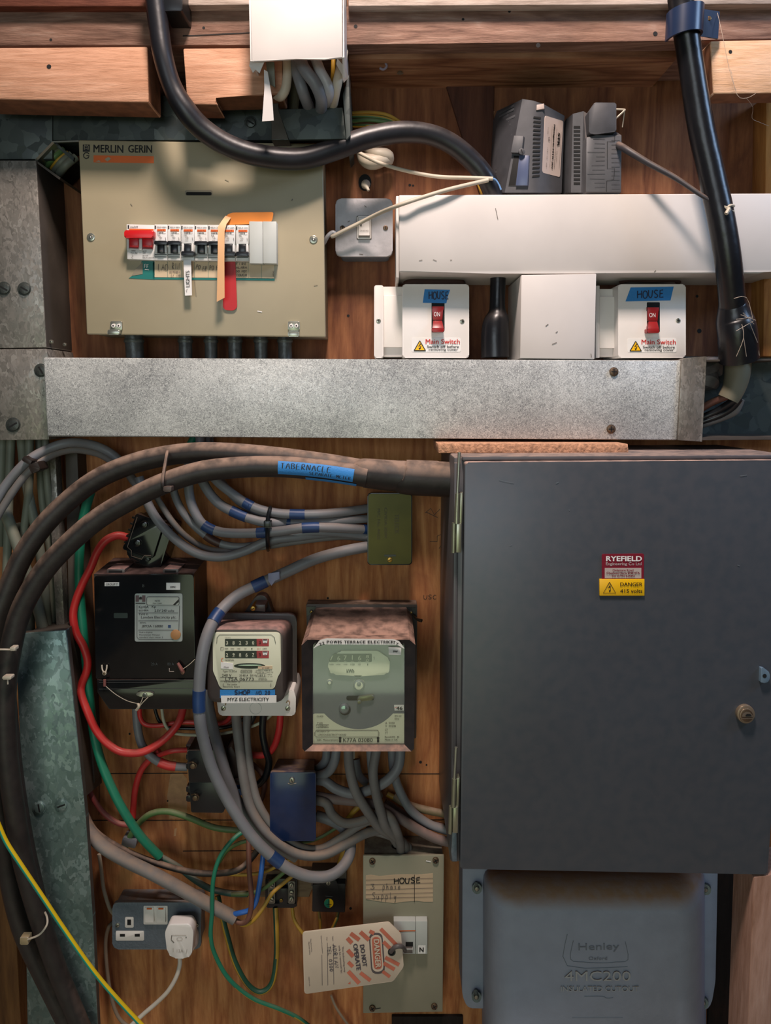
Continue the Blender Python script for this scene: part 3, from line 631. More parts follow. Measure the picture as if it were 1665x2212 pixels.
def f(mb):
    mb.prism([(306, 563), (333.5, 563.5), (334, 604), (278, 601), (285, 596), (300, 594)], D + .0006, D - .001, TEAL)
    mb.prism([(330, 563.5), (593, 568), (593, 606), (330, 603.5)], D + .0006, D - .001, TEAL)
    mb.prism([(308, 566), (308, 592), (284, 596), (292, 582)], D + .001, D - .001, CREAMD)
    mb.hand('FF', 312, 571, 11, 8, D + .0008, WINK, 1.4); mb.line([(313, 582), (322, 583)], 1, D + .0008, WINK)
    cx_ = [333.5, 361.8, 391, 420, 449.5, 478, 508, 536, 565, 593]
    for k in range(9): mb.prism([(cx_[k] + .4, 564.3 + k * .4), (cx_[k+1] - .4, 564.5 + k * .4), (cx_[k+1] - .4, 599 + k * .3), (cx_[k] + .4, 598.7 + k * .3)], D + .001, D - .001, CARD)
    H = D + .0012
    mb.hand('LAO', 342, 571, 22, 13, H, INKG, 1.1); mb.hand('RIN', 372, 569, 18, 13, H, INKG, 1.1); mb.hand('KITCHEN', 367, 586, 22, 4, H, INKG, .9); mb.hand('LIVING', 370, 593, 20, 4, H, INKG, .9)
    mb.hand('POWER', 425, 572, 24, 9, H, INKG, 1.1, 12); mb.hand('POWER', 453, 574, 24, 9, H, INKG, 1.1)
    for k, s_ in enumerate(('FIRE', 'ALARM', 'DO NOT', 'TOUCH')): mb.hand(s_, 510, 568 + k * 8, 24, 4.5, H, INKG, 1.1)
    mb.text('A9241', 590.5, 592, 12, 2.8, H, INK, -90)
part('circuit_label_strip', t, f, 'teal and cream circuit label strip, torn at left')
def f(mb):
    mb.prism([(396, 562), (412.5, 562), (414.5, 638), (399.5, 638.5)], D + .0125, D + .0119, WLAB); mb.text('LIGHTS', 405.5, 602.5, 35, 8, D + .0126, INK, -90.5, .01); mb.line([(404, 631), (402, 627), (406, 624)], .8, D + .0126, INKG)
part('paper_label', t, f, 'white paper label reading upwards')
def f(mb):
    mb.prism(rpoly([(486, 486), (487, 466), (500, 459), (591, 458), (588, 475), (584, 480), (540, 484)], [1, 8, 10, 5, 4, 3, 2]), D + .0085, D + .0079, ORGS)
part('orange_tape', t, f, 'bright orange tape sticking out above the breakers')
def f(mb):
    L = [(487, 466), (478, 478), (470.5, 490), (470, 560), (468, 652)]; R = [(499, 470), (489, 484), (485, 500), (484.5, 560), (485, 643)]; dd = [.010, .018, .022, .022, .020]
    F = [W(x, y, D + q) for (x, y), q in zip(L, dd)]; G = [W(x, y, D + q) for (x, y), q in zip(R, dd)]
    mb.loft([[a, b, b + Vector((0, .0006, 0)), a + Vector((0, .0006, 0))] for a, b in zip(F, G)], PEACH)
part('peach_tape', t, f, 'peach tape strip hanging over the breakers')
part('red_tape', t, lambda mb: mb.prism(rpoly([(484, 561), (508, 562), (512, 664), (505, 671), (487, 670), (481, 664), (483, 610)], [1, 1, 5, 5, 5, 5, 1]), D + .003, D + .0022, REDT), 'red tape strip hanging below the breakers')
# conduits
for i, (x, r) in enumerate(((291, 19.5), (400, 14.5), (455, 13.5), (507, 14.5), (563, 14), (615, 15))):
    c1, c2 = W(x - (3 if x < 400 else 0), 715, .055), W(x + 1, 772, .055); r0 = r * 1.13 / 1650
    def f(mb):
        mb.tube([tuple(c1), tuple(c1.lerp(c2, .5)), tuple(c2 - Vector((0, 0, .004)))], r0, mat('dull_conduit', '#4e5252', .42, .5, var=.3, vs=90, bump=.3), world=True, sides=18)
        mb.ring(c1.lerp(c2, .38), (0, 0, 1), r0, .0018, BOLT, sq=.003)
    solo('conduit', 'dull steel conduit below the breaker board, ' + ['widest and leftmost of six', 'second from left of six', 'third from left of six', 'fourth from left of six', 'fifth from left of six', 'rightmost of six'][i], 'conduit', f, 'conduits below the breaker board')
# ================================================================== switch plate
t = thing('light_switch', 'small metal-clad square switch plate with white rocker beside the breaker board', 'switch', 787, 557, 0)
part('back_box', t, lambda mb: mb.prism(rr(733, 436, 842, 556, 12), .036, 0, HAMM, .001))
mt = mat('grey_aluminium_plate', '#b6b2b4', .45, .08, var=.12, vs=60, bump=.2)
def f(mb):
    mb.prism(rr(724.5, 428.5, 848, 554, 13), .042, .036, mt, .0016, 3, sidebev=False)
    for q in ([(787, 444), (791, 448)], [(776, 549), (784, 550)], [(751, 480), (756, 477)]): mb.line(q, 1.5, .042, INKG)
part('face_plate', t, f)
for x in (739.5, 832.5):
    mb = MB(); mb.screw(x, 492, 5.5, .042, BRONZE, .0015, 100); fin(mb, 'screw', t)
def f(mb):
    mb.prism(rr(770, 466, 802.5, 517.5, 3), .0428, .04, INKG); mb.prism(rr(771, 467, 801.5, 516.5, 3), .0435, .04, WPL, .0005)
    A = [W(774, 469, .0445), W(799, 469, .0445), W(799, 509, .0495), W(774, 509, .0495)]
    mb.solid(A, [p + Vector((0, .008, 0)) for p in A], WPL, .0005)
    mb.flat([(774, 510.5), (798, 510.5), (798, 513), (774, 513)], .0435, INKG); mb.textin('CRABTREE', 777, 497, 796, 500, .049, INKG); mb.flat(circ(779.5, 486, 2, 8), .048, BLK)
part('rocker', t, f, 'white rocker')
# ================================================================== long white trunking
t = thing('cable_trunking', 'long white plastic trunking on the right above the main switches', 'trunking', 1250, 615, 0)
def f(mb):
    mb.prism([(861, 421), (1720, 417), (1720, 585), (1660, 587), (1640, 591), (1060, 591), (862, 588)], .112, 0.001, WPVC, .002, 3)
    for q in ([(905, 563), (912, 562)], [(935, 561), (943, 564)], [(972, 562), (976, 562)], [(1070, 450), (1075, 474)], [(1412, 588), (1416, 584)]): mb.line(q, 1.3, .112, INKG)
part('cover', t, f)
part('end_cap', t, lambda mb: mb.prism([(855, 423), (862, 423), (862, 600), (855, 600)], .104, .0, WPVC, .001))
t = thing('cable_trunking', 'short square white trunking drop between the two main switches', 'trunking', 1206, 775, 0)
def f(mb):
    mb.prism([(1126, 594), (1288, 591), (1284, 776), (1123, 774)], .1165, .001, WPVC, .001)
    for q in ([(1178, 705), (1184, 700)], [(1200, 719), (1204, 716)], [(1192, 744), (1202, 740)], [(1276, 764), (1277, 772)]): mb.line(q, 1.6, .1165, INKG)
part('cover', t, f)
# black boot cable between
solo('black_cable_boot', 'thick black cable with flared shrink boot between the left switch and white drop', 'cable', lambda mb: mb.tube([(1076, 570, .07), (1075, 620, .07), (1074, 655, .07), (1074, 672, .07), (1073, 688, .07), (1069, 715, .07), (1069, 772, .07)], [.0115, .0112, .0112, .0125, .0175, .0200, .0205], SHRINK, 20))
# ================================================================== main switches
def tri(mb, cx, cy, s, d, my, mk=INK):
    mb.flat(rpoly([(cx, cy - s), (cx + s * 1.12, cy + s * .92), (cx - s * 1.12, cy + s * .92)], s * .2, 2), d, mk, .0006)
    mb.flat([(cx, cy - s * .72), (cx + s * .82, cy + s * .74), (cx - s * .82, cy + s * .74)], d, my, .0009)
    mb.line([(cx + s*.16, cy - s*.38), (cx - s*.18, cy + s*.12), (cx + s*.2, cy + s*.02), (cx - s*.02, cy + s*.55)], s * .16, d, mk, .0012)
    mb.flat([(cx - s*.22, cy + s*.35), (cx + s*.22, cy + s*.42), (cx - s*.06, cy + s*.7)], d, mk, .0012)
def mswitch(x0, x1, sx0, lab, tape, tx, ty, tw, hx_, hy, sc, sticker, modl):
    t = thing('main_switch_unit', lab, 'main switch', (x0+x1)/2, 773, 0)
    y0, y1 = 614, 773
    part('side_module', t, lambda mb: (mb.rect(sx0 + 16, y0 + 5, x0 + 4, y1 - 2, .050, .0, WPL, .001), mb.rect(sx0 + 20, y0 + 24, x0 + 3, y1 - 23, .058, .0, WPL, .0005), mb.prism(rr(sx0, y0 + 2, sx0 + 20, y1, 5), .064, 0, WPL, .0015)) if modl else (mb.rect(sx0, y0 + 3, sx0 + 8, y1, .064, 0, WPL, .0005), mb.rect(sx0, y0 + 10, x0 + 4, y1 - 2, .050, .0, WPL, .001), mb.rect(sx0 + 8, y0 + 27, x0 + 3, y1 - 21, .058, .0, WPL, .0005)))
    part('housing', t, lambda mb: mb.prism(rr(x0, y0, x1, y1, 6), .078, 0, WPL, .002, 3, sidebev=False))
    d = .078
    part('screw', t, lambda mb: mb.screw(*sc, 5, d, ZINC, .001, 100, '+'))
    if modl: part('screw', t, lambda mb: mb.screw(sx0 + 9.5, 693, 5, .064, ZINC, .001, 10, '+'))
    def f(mb):
        mb.prism(tape, d + .0006, d - .0005, BTAPE); mb.hand('HOUSE', tx, ty, tw, 16, d + .0007, INKB, 2.2, -2, jit=.08)
    part('blue_tape_label', t, f, 'blue masking tape handwritten in capitals')
    def f(mb):
        mb.prism(rr(hx_ - 14, hy - 38, hx_ + 14, hy + 26, 2), d + .0004, d - .004, DARK)
        mb.prism([(hx_ - 13.5, hy - 28), (hx_ + 13, hy - 28), (hx_ + 13, hy - 21), (hx_ + 10, hy - 19), (hx_ + 10, hy + 3), (hx_ - 12, hy + 3), (hx_ - 12, hy - 19), (hx_ - 13.5, hy - 21)], d + .0035, d - .002, REDD, .0006)
        mb.textin('ON', hx_ - 9, hy - 15, hx_ + 4, hy - 5.5, d + .0036, WINK)
        A = [W(hx_ - 11, hy + 3, d + .003), W(hx_ + 9, hy + 3, d + .003), W(hx_ + 13, hy + 20, d + .012), W(hx_ - 13, hy + 20, d + .012)]
        mb.solid(A, [p + Vector((0, .006, -.003)) for p in A], REDD, .0005)
        mb.prism(rr(hx_ - 13.5, hy + 19, hx_ + 13, hy + 28, 2), d + .0135, d + .002, REDD, .0012)
    part('toggle', t, f, 'dark red toggle switched on')
    X, Y = sticker
    def f(mb):
        mb.prism(rr(X, Y, X + 106, Y + 30, 4), d + .0005, d - .0005, WLAB); h = d + .0006
        tri(mb, X + 17.5, Y + 17, 12.5, h, YELS)
        mb.textin('Main Switch', X + 30, Y + 2.5, X + 104, Y + 13, h, RINK, .012); mb.textin('Switch off before', X + 33, Y + 15.8, X + 102, Y + 21.8, h, INK, .012); mb.textin('removing cover', X + 37, Y + 22.8, X + 100, Y + 29, h, INK, .012)
    part('warning_sticker', t, f, 'white warning sticker with yellow triangle and red heading')
    return t
mswitch(869, 1013, 808, 'white main switch box with small blue tape label, left of the white trunking drop', [(917, 625), (972, 626), (967, 641), (964, 655), (913, 654)], 926, 631, 45, 946, 689, (998, 694), (889, 730), True)
mswitch(1335, 1481, 1287, 'white main switch box with wider blue tape label, right of the white trunking drop', [(1362, 621), (1455, 619), (1448, 649), (1351, 651)], 1376, 628, 60, 1411, 691, (1465, 692), (1355, 731), False)
for x0, x1, y, nm in ((875, 1000, 612, 'left'), (1340, 1465, 607, 'right')):
    solo('cable_grommet', 'ragged dark grommet strip in the gap above the %s main switch' % nm, 'grommet', lambda mb: mb.tube([(x0, y + 1, .04), (x0 + 20, y - 4, .05), ((x0+x1)/2, y - 3, .05), (x1 - 10, y - 4, .05), (x1, y + 2, .04)], .0045, BRTAPE, 8))
# ================================================================== power supplies on the white trunking
def panels(mb, cols, m, ms=None, capm=None):
    """cols: list of (top(x,y,d), bottom(x,y,d)); closed against the wall"""
    T = [W(*c[0]) for c in cols]; B = [W(*c[1]) for c in cols]
    Tb = [Vector((p.x, -.004, p.z)) for p in (T[-1], T[0])]; Bb = [Vector((p.x, -.004, p.z)) for p in (B[-1], B[0])]
    tv = [mb.bm.verts.new(p) for p in T + Tb]; bv = [mb.bm.verts.new(p) for p in B + Bb]; n = len(tv)
    for i in range(n): mb.face([tv[i], tv[(i+1) % n], bv[(i+1) % n], bv[i]], (ms[i] if ms and i < len(ms) else m))
    mb.face(tv, m); mb.face(bv[::-1], m)
t = thing('power_supply', 'dark grey ribbed power supply with pinkish data label, left of two on the white trunking', 'power supply', 1140, 416, 0)
c1 = [((1073, 240, .045), (1064, 416, .045)), ((1128, 214, .085), (1090, 416, .085)), ((1150, 217, .092), (1146, 416, .092)), ((1172, 224, .09), (1168, 416, .09)), ((1219, 250, .06), (1213, 416, .06))]
part('case', t, lambda mb: panels(mb, c1, PSU))
q1 = quadmap(W(1073, 240, .045), W(1128, 214, .085), W(1092, 416, .085), W(1064, 416, .045))
def f(mb):
    random.seed(3)
    for k in range(22):
        v = .03 + k * .042; u0 = .06 + random.random() * .2; u1 = .5 + random.random() * .38
        if v > .52: u1 = min(u1, .7)
        mb.solid([q1(u0, v, .0012), q1(u1, v - .01, .0012), q1(u1, v + .020, .0012), q1(u0, v + .028, .0012)], [q1(u0, v, -.001), q1(u1, v - .01, -.001), q1(u1, v + .020, -.001), q1(u0, v + .028, -.001)], PSUL if k % 2 else PSU, .0003)
part('ribs', t, f)
q2 = quadmap(W(1128, 214, .085), W(1152, 217, .092), W(1146, 416, .092), W(1090, 416, .085))
def f(mb):
    for (u0, v0, u1, v1, m, h) in ((.0, .40, .55, .58, PSUL, .006), (.1, .60, .7, .93, DARK, .0006), (.42, .60, .9, .93, mat('blue_grey_cover', '#4a5470', .3), .004)):
        mb.solid([q2(u0, v0, h), q2(u1, v0, h), q2(u1, v1, h), q2(u0, v1, h)], [q2(u0, v0, -.001), q2(u1, v0, -.001), q2(u1, v1, -.001), q2(u0, v1, -.001)], m, .0003)
    mb.screw(1127, 327, 7, .096, PSU, .002, 70)
part('terminal_cover', t, f)
q3 = quadmap(W(1150, 217, .092), W(1172, 224, .09), W(1168, 416, .09), W(1146, 416, .092))
def f(mb):
    for k in range(15):
        v = .155 + k * .046
        mb.solid([q3(.15, v + .012, .0008), q3(.85, v, .0008), q3(.8, v + .022, .0008), q3(.1, v + .034, .0008)], [q3(.15, v + .012, -.001), q3(.85, v, -.001), q3(.8, v + .022, -.001), q3(.1, v + .034, -.001)], DARK)
    A = [W(1159, 226, .093), W(1175, 223, .092), W(1176, 235, .092), W(1158, 238, .093)]; mb.solid(A, [p + Vector((0, .006, 0)) for p in A], FAWN, .0003)
part('vent_slots', t, f)
q4 = quadmap(W(1176, 250, .087), W(1215, 262, .063), W(1208, 383, .063), W(1169, 373, .088))
def f(mb):
    P = rr(0, 0, 1, 1, .06); mb.solid([q4(u, v, .0012) for u, v in P], [q4(u, v, -.0005) for u, v in P], FAWN)
    h = .0004
    g = lambda u, v, hh=0: q4(u, v, .0013 + hh)
    mb.text('STR', .78, .35, .24, .13, g, INK, 90, .04); mb.line([(.9, .2), (.9, .85)], .01, g, INKG)
    mb.text('Netzger\u00e4t NTR 201', .5, .5, .78, .10, g, INK, 90, .03)
    mb.text('CE', .26, .39, .07, .1, g, INK, 90); mb.text('Prim 230V~', .72, .66, .2, .05, g, INKG, 90); mb.text('24V= 400mA', .62, .72, .28, .04, g, INKG, 90)
    mb.text('T 1,25A', .17, .25, .12, .05, g, INKG, 90); mb.text('12V / 1A', .2, .65, .2, .05, g, INKG, 90); mb.text('0018', .2, .85, .08, .05, g, INKG, 90)
    for u in (.38, .64): mb.line([(u, .15), (u, .88)], .008, g, INKG)
part('data_label', t, f, 'pinkish data label turned sideways')
t = thing('power_supply', 'dark grey power supply with black vent slots, right of two on the white trunking', 'power supply', 1290, 416, 0)
c2 = [((1222, 258, .05), (1222, 416, .05)), ((1237, 246, .078), (1233, 416, .078)), ((1260, 240, .078), (1255, 416, .078)), ((1264, 300, .09), (1264, 416, .09)), ((1342, 292, .09), (1341, 416, .09))]
part('case', t, lambda mb: panels(mb, c2, PSUL))
def f(mb):
    mb.prism(rpoly([(1272, 240), (1284, 221), (1331, 222), (1331, 284), (1288, 290), (1272, 288)], 3), .102, .0, PSU, .0015)
part('end_cover', t, f)
def f(mb):
    mb.prism([(1266, 296), (1288, 292), (1343, 291), (1342, 415), (1265, 415)], .098, .02, PSUL, .0015)
    random.seed(5)
    for k in range(12):
        y = 300 + k * 9.5; a = 1268 + random.random() * 20; mb.line([(a, y), (1306, y + random.uniform(-1, 1))], 1, .098, PSU); mb.line([(1320, y + 3), (1338, y + 3)], 1, .098, PSU)
    mb.line([(1327, 291), (1327, 306), (1311, 306), (1311, 364), (1327, 364), (1325, 388), (1310, 391), (1309, 415)], 1.2, .098, DARK)
part('terminal_cover', t, f)
part('vent_slots', t, lambda mb: [mb.prism([(1239, 272 + k * 8.7), (1253, 272 + k * 8.7), (1253, 276.6 + k * 8.7), (1239, 276.6 + k * 8.7)], .0786, .077, DARK) for k in range(15)])
solo('zip_tie', 'thin white tie loop at the upper right of the vented power supply', 'cable tie', lambda mb: (mb.tube([(1328, 236, .09), (1348, 237, .09), (1347, 240, .09), (1330, 256, .09)], .0012, WHC, 6), mb.tube([(1349, 238, .088), (1344, 275, .08)], .0008, WHC, 6)))
cable('cable', 'thin dark cable from the vented power supply to the thick black pipe', [(1335, 313, .095), (1352, 323, .12), (1400, 352, .135), (1460, 385, .15), (1520, 425, .165), (1566, 448, .17)], [.0048, .0046, .004, .0034, .0028, .0022], mat('charcoal_cable', '#2c2c32', .5, dust=.4), sides=10)
solo('zip_tie', 'dusty white tie knot on the thick black pipe above the white trunking end', 'cable tie', lambda mb: (mb.tube([(1556, 440, .172), (1568, 449, .176), (1584, 458, .17)], .0022, WHC, 6), mb.tube([(1560, 458, .17), (1576, 444, .177), (1585, 445, .17)], .0018, WHC, 6), mb.tube([(1575, 450, .178), (1568, 462, .18)], .0025, WHC, 6)))
# ================================================================== big black cables, top
P_ARCH = [(332, -60, .17), (336, 0, .17), (343, 60, .17), (352, 120, .17), (371, 185, .165), (400, 237, .16), (440, 281, .15), (500, 318, .14), (570, 338, .13), (650, 343, .12), (720, 324, .115), (790, 299, .11), (860, 286, .105), (920, 289, .10), (970, 308, .095), (1015, 343, .09), (1050, 385, .085), (1066, 425, .075)]
cable('cable', 'thick black cable arching from the top left over the breaker board to the white trunking', P_ARCH, [.0128]*5 + [.0142]*8 + [.0135]*5, BLKC, sides=20)
solo('cable_clip', 'black cable clip at the very top beside the arched black cable', 'clip', lambda mb: mb.prism(rr(350, -40, 394, 24, 4), .175, .13, BLK, .002))
P_PIPE = [(1466, -60, .185), (1470, 0, .18), (1480, 60, .18), (1494, 150, .172), (1513, 270, .165), (1537, 380, .16), (1557, 470, .16), (1572, 560, .155), (1580, 640, .14), (1582, 660, .135), (1586, 690, .13), (1592, 720, .13), (1596, 776, .12)]
cable('cable', 'thick black pipe-like cable coming down the right side into the open trunking', P_PIPE, [.0155]*4 + [.0165, .017, .0172, .0172, .0175, .019, .0245, .0262, .0270], SHRINK, sides=24)
t = thing('pipe_clamp', 'blue-black band clamp holding the thick black pipe at the top right', 'clamp', 1490, 80, .13)
def f(mb):
    ctr = W(1478, 52, .182); R = .0195
    mb2 = []
    for s_ in (0, 1):
        pass
    a = W(1452, 48, .18); ang = .12
    ring_o = []; 
    n = 20; top = []; bot = []
    for i in range(n + 1):
        th = math.pi * (1.05 - 1.1 * i / n); top.append((math.cos(th), math.sin(th)))
    F = []
    for (cx_, cy_) in top: F.append(Vector((ctr.x + R * cx_, ctr.y - R * cy_, ctr.z)))
    F.append(Vector((W(1548, 40, .15).x, -.155, ctr.z)))
    zt = .016
    loops = []
    for dz, off in ((zt, 0), (zt, .003), (-zt, .003), (-zt, 0)):
        lp = []
        for i, p in enumerate(F):
            q = p.copy(); c_ = Vector((ctr.x, ctr.y, p.z)); 
            if i < len(F) - 1: dirv = (p - c_).normalized(); q = p + dirv * off
            else: q = p + Vector((0, -off, 0))
            q.z += dz + (p.x - ctr.x) * .18; lp.append(q)
        loops.append(lp)
    m_ = mat('blue_black_clamp', '#1c2a44', .3, var=.15)
    V = [[mb.bm.verts.new(p) for p in lp] for lp in loops]
    for k in range(4):
        A, B = V[k], V[(k+1) % 4]
        for i in range(len(F) - 1): mb.face([A[i], A[i+1], B[i+1], B[i]], m_)
    mb.face([V[k][0] for k in range(4)], m_); mb.face([V[k][-1] for k in range(4)], m_)
part('band', t, f)
part('screw', t, lambda mb: (mb.disc(1530, 38, 11, .166, .155, BRASSC, 18, .002), mb.disc(1532, 39, 5, .171, .166, BRONZE, 6)), 'round brass washer and screw')
# small screws under beam
def f(mb):
    a, b = W(863, 124, .06), W(864, 154, .06); mb.tube([tuple(a), tuple(a.lerp(b, .5)), tuple(b)], .0016, ZINC, 8, world=True)
    for k in range(8): mb.ring(a.lerp(b, .08 + k * .1), (0, 0, 1), .0017, .0006, ZINC, 10, 4)
    mb.tube([tuple(b), tuple(b - Vector((0, 0, .003)))], [.0018, .0046], ZINC, 12, world=True, res=2)
solo('screw', 'silver screw hanging point-up under the top beam', 'screw', f)
solo('hook', 'small dull hook with fluff under the top beam beside the hanging screw', 'hook', lambda mb: mb.tube([(825, 122, .08), (824, 132, .08), (832, 136, .085), (835, 144, .085), (828, 150, .085), (820, 147, .085)], .0016, mat('lilac_fluff', '#8e8490', .8), 8))
# white cable and clump
def f(mb):
    mb.tube([(775, 333, .012), (788, 345, .03), (806, 350, .035), (830, 345, .03), (845, 350, .02)], [.004, .0095, .011, .009, .004], WHC, 12)
    mb.tube([(790, 325, .02), (812, 332, .035), (836, 336, .03), (842, 348, .02)], [.003, .008, .009, .006], WHC, 12)
solo('cable_seal', 'lumpy off-white sealed cable knot under the arched black cable', 'cable knot', f)
def f(mb):
    mb.prism(circ(788, 394, 14, 18, 18), .0012, 0, DARK); mb.tube([(790, 398, .004), (789, 400, .012), (793, 406, .02), (796, 412, .022)], [.007, .006, .003, .002], WHC, 10)
solo('cable_hole', 'dark hole with a pale wire stub above the light switch', 'hole', f)
cable('cable', 'thin off-white cable sagging right from the cable knot under the arched black cable', [(772, 328, .05), (790, 338, .06), (815, 350, .06), (850, 362, .07), (900, 374, .08), (950, 382, .09), (1010, 384, .10), (1064, 386, .10)], .0026, WHC, sides=10)
cable('cable', 'thin off-white cable crossing in front of the switch plate and white trunking', [(716, 511, .06), (722, 509, .062), (745, 497, .065), (780, 480, .068), (820, 460, .09), (860, 444, .122), (910, 427, .122), (970, 409, .12), (1054, 389, .11)], .0028, WHC, sides=10)
cable('cable', 'short bent grey-white cable behind the right edge of the breaker board', [(690, 535, .05), (700, 524, .055), (708, 510, .06), (718, 502, .06), (724, 505, .06)], .003, WHC2, sides=10)
cable('wire', 'thin pale blue wire by the foot of the ribbed power supply', [(1063, 386, .10), (1070, 388, .10), (1077, 398, .10), (1082, 410, .10)], .0012, mat('pale_blue_wire', '#5f88b8', .5), cat='wire', sides=8)
cable('earth_wire', 'short yellow wire beside the arched cable where it meets the white trunking', [(1014, 368, .05), (1028, 388, .05), (1040, 420, .05)], .0016, YELD, cat='wire', sides=8)
# in open trunking
cable('cable', 'grey-sleeved thick cable curving down inside the open trunking end', [(1594, 772, .10), (1592, 810, .10), (1584, 840, .10), (1572, 862, .098)], [.018, .0175, .016, .015], mat('beige_grey_sleeve', '#6e6a58', .6, dust=.3), sides=18)
for i, (l, m, pts) in enumerate((('brown core', BROWNC, [(1590, 850, .1), (1565, 858, .09), (1540, 868, .08), (1512, 884, .07)]), ('upper black core', BLK, [(1590, 862, .1), (1570, 875, .09), (1545, 890, .08), (1510, 905, .07)]), ('lower black core', BLK, [(1596, 862, .1), (1580, 882, .09), (1550, 899, .08), (1508, 914, .07)]), ('grey core', GREYD, [(1600, 862, .095), (1588, 888, .09), (1560, 902, .08), (1515, 918, .07)]))):
    cable('cable_core', l + ' bending left out of the grey sleeve inside the open trunking end', pts, .0055, m, 'cores in the open trunking end', cat='wire', sides=10)
def f(mb):
    mb.tube([(1478, 790, .05), (1510, 800, .06), (1540, 790, .05), (1555, 810, .045)], [.004, .014, .014, .004], mat('crumpled_grey_bag', '#5a5654', .5, var=.3, vs=80), 8)
    mb.tube([(1490, 825, .045), (1525, 820, .055), (1545, 836, .045)], [.006, .018, .005], mat('crumpled_grey_bag', '#5a5654'), 7)
solo('crumpled_wrap', 'crumpled grey wrapping pushed inside the open trunking end', 'wrap', f)
# ================================================================== big black cables, middle left
P_A = [(792, 1016, .15), (700, 1001, .15), (600, 988, .145), (500, 979, .14), (420, 978, .135), (350, 986, .13), (280, 1004, .13), (210, 1035, .13), (150, 1080, .13), (95, 1135, .135), (50, 1200, .14), (15, 1280, .145), (-15, 1370, .15), (-25, 1480, .15), (-20, 1600, .15), (0, 1750, .145), (15, 1870, .13), (45, 2000, .125), (95, 2110, .12), (170, 2260, .12)]
P_B = [(792, 1030, .165), (700, 1016, .165), (600, 1008, .165), (510, 1010, .165), (430, 1020, .165), (350, 1046, .165), (280, 1080, .165), (210, 1122, .165), (145, 1178, .165), (90, 1240, .165), (45, 1320, .165), (22, 1410, .165), (12, 1500, .165), (15, 1620, .165), (30, 1740, .16), (48, 1850, .15), (78, 1960, .14), (118, 2080, .13), (150, 2160, .125), (205, 2290, .125)]
cable('cable', 'dusty thick black cable sweeping left behind its twin below the long trunking', P_A, .0145, BLKCD, sides=20)
cableB = cable('cable', 'dusty thick black cable with a blue written label, in front of its twin', P_B, .0148, BLKCD, sides=20)
cable('cable', 'slimmer dusty black cable running down the left edge against the spangled trunking', [(20, 1460, .12), (28, 1560, .12), (40, 1680, .12), (62, 1820, .12), (86, 1930, .12), (98, 2000, .12), (135, 2140, .11), (190, 2280, .1)], .008, BLKCD, sides=14)
def tube_map(P, r):
    Q = catmull([tuple(W(*p)) for p in P], 12); C_ = [Vector(q) for q in Q]
    acc = [0]
    for a, b in zip(C_, C_[1:]): acc.append(acc[-1] + (b - a).length)
    def f(s_, th, h=0):
        k = 0
        while k < len(acc) - 2 and acc[k+1] < s_: k += 1
        u = (s_ - acc[k]) / (acc[k+1] - acc[k]); c = C_[k].lerp(C_[k+1], u); tn = (C_[min(k+2, len(C_)-1)] - C_[max(k-1, 0)]).normalized()
        fw = Vector((0, -1, 0)); fw = (fw - tn * fw.dot(tn)).normalized(); up = tn.cross(fw)
        if up.z < 0: up = -up
        return c + (fw * math.cos(th) + up * math.sin(th)) * (r + h)
    return f, acc
PL = P_B[:6]; fm, acc = tube_map(PL, .0151)
def s_at(x):
    best = min(range(400), key=lambda k: abs(proj(fm(acc[-1] * k / 400, 0))[0] - x)); return acc[-1] * best / 400
def proj(p):
    q = p - CAM; z = q.y * math.cos(PITCH) - q.z * math.sin(PITCH); yv = q.y * math.sin(PITCH) + q.z * math.cos(PITCH)
    return CX + FPX * q.x / z, CY - FPX * yv / z
s0, s1 = s_at(763), s_at(600)
def f(mb):
    n, k = 14, 9
    g = lambda u, v, h=0: fm(s1 + (s0 - s1) * u, (.62 - 1.24 * v) if True else 0, h)
    V = [[mb.bm.verts.new(g(i / n, j / k, .0004)) for j in range(k + 1)] for i in range(n + 1)]
    for i in range(n):
        for j in range(k): mb.face([V[i][j], V[i+1][j], V[i+1][j+1], V[i][j+1]], BTAPE)
    # letters drawn along the cable
    def wr(t, u0, v0, wd, ht, wpx):
        cw = wd / len(t)
        for i, ch in enumerate(t):
            for st in HF.get(ch, []):
                q = catmull(st, 3); mb.line([(u0 + i * cw + a * cw * .85, v0 + (1 - b) * ht) for a, b in q], wpx, lambda x, y, h=0: g(x, y, h), INK, .0007)
    wr('TABERNACLE', .04, .14, .68, .38, .013); wr('SEPARATE METER', .42, .62, .56, .22, .008)
mb = MB(); f(mb); fin(mb, 'blue_tape_label', cableB, 'bright blue masking tape handwritten in capitals')
def f(mb):
    g = lambda u, v, h=0: fm(s_at(660) * (1-u) + s_at(772) * u, (-.80 - .5 * v), h)
    V = [[mb.bm.verts.new(g(i / 10, j / 4, .0004)) for j in range(5)] for i in range(11)]
    for i in range(10):
        for j in range(4): mb.face([V[i][j], V[i+1][j], V[i+1][j+1], V[i][j+1]], BTAPE)
mb = MB(); f(mb); fin(mb, 'blue_tape', cableB, 'second blue tape under the written one')
solo('cable_boot', 'flared black shrink boot where the twin black cables enter the grey cabinet', 'cable boot', lambda mb: mb.tube([(782, 1022, .155), (790, 1022, .155), (840, 1027, .15), (868, 1029, .15), (880, 1031, .15), (960, 1035, .15), (974, 1036, .15)], [.0195, .0205, .0218, .0222, .0248, .0252, .0252], BLKCD, 24))
def ties(name, label, c, axis, R, r, m, sq, hd=None, group=None):
    def f(mb):
        mb.ring(c, axis, R, r, m, 24, 6, sq)
        if hd:
            p = Vector(hd); s_ = .004
            A = [p + Vector(v) * s_ for v in ((-1, -1, 1), (1, -1, 1), (1, -1, -1), (-1, -1, -1))]; mb.solid(A, [q + Vector((0, .007, 0)) for q in A], m, .0005)
    return solo(name, label, 'cable tie', f, group)
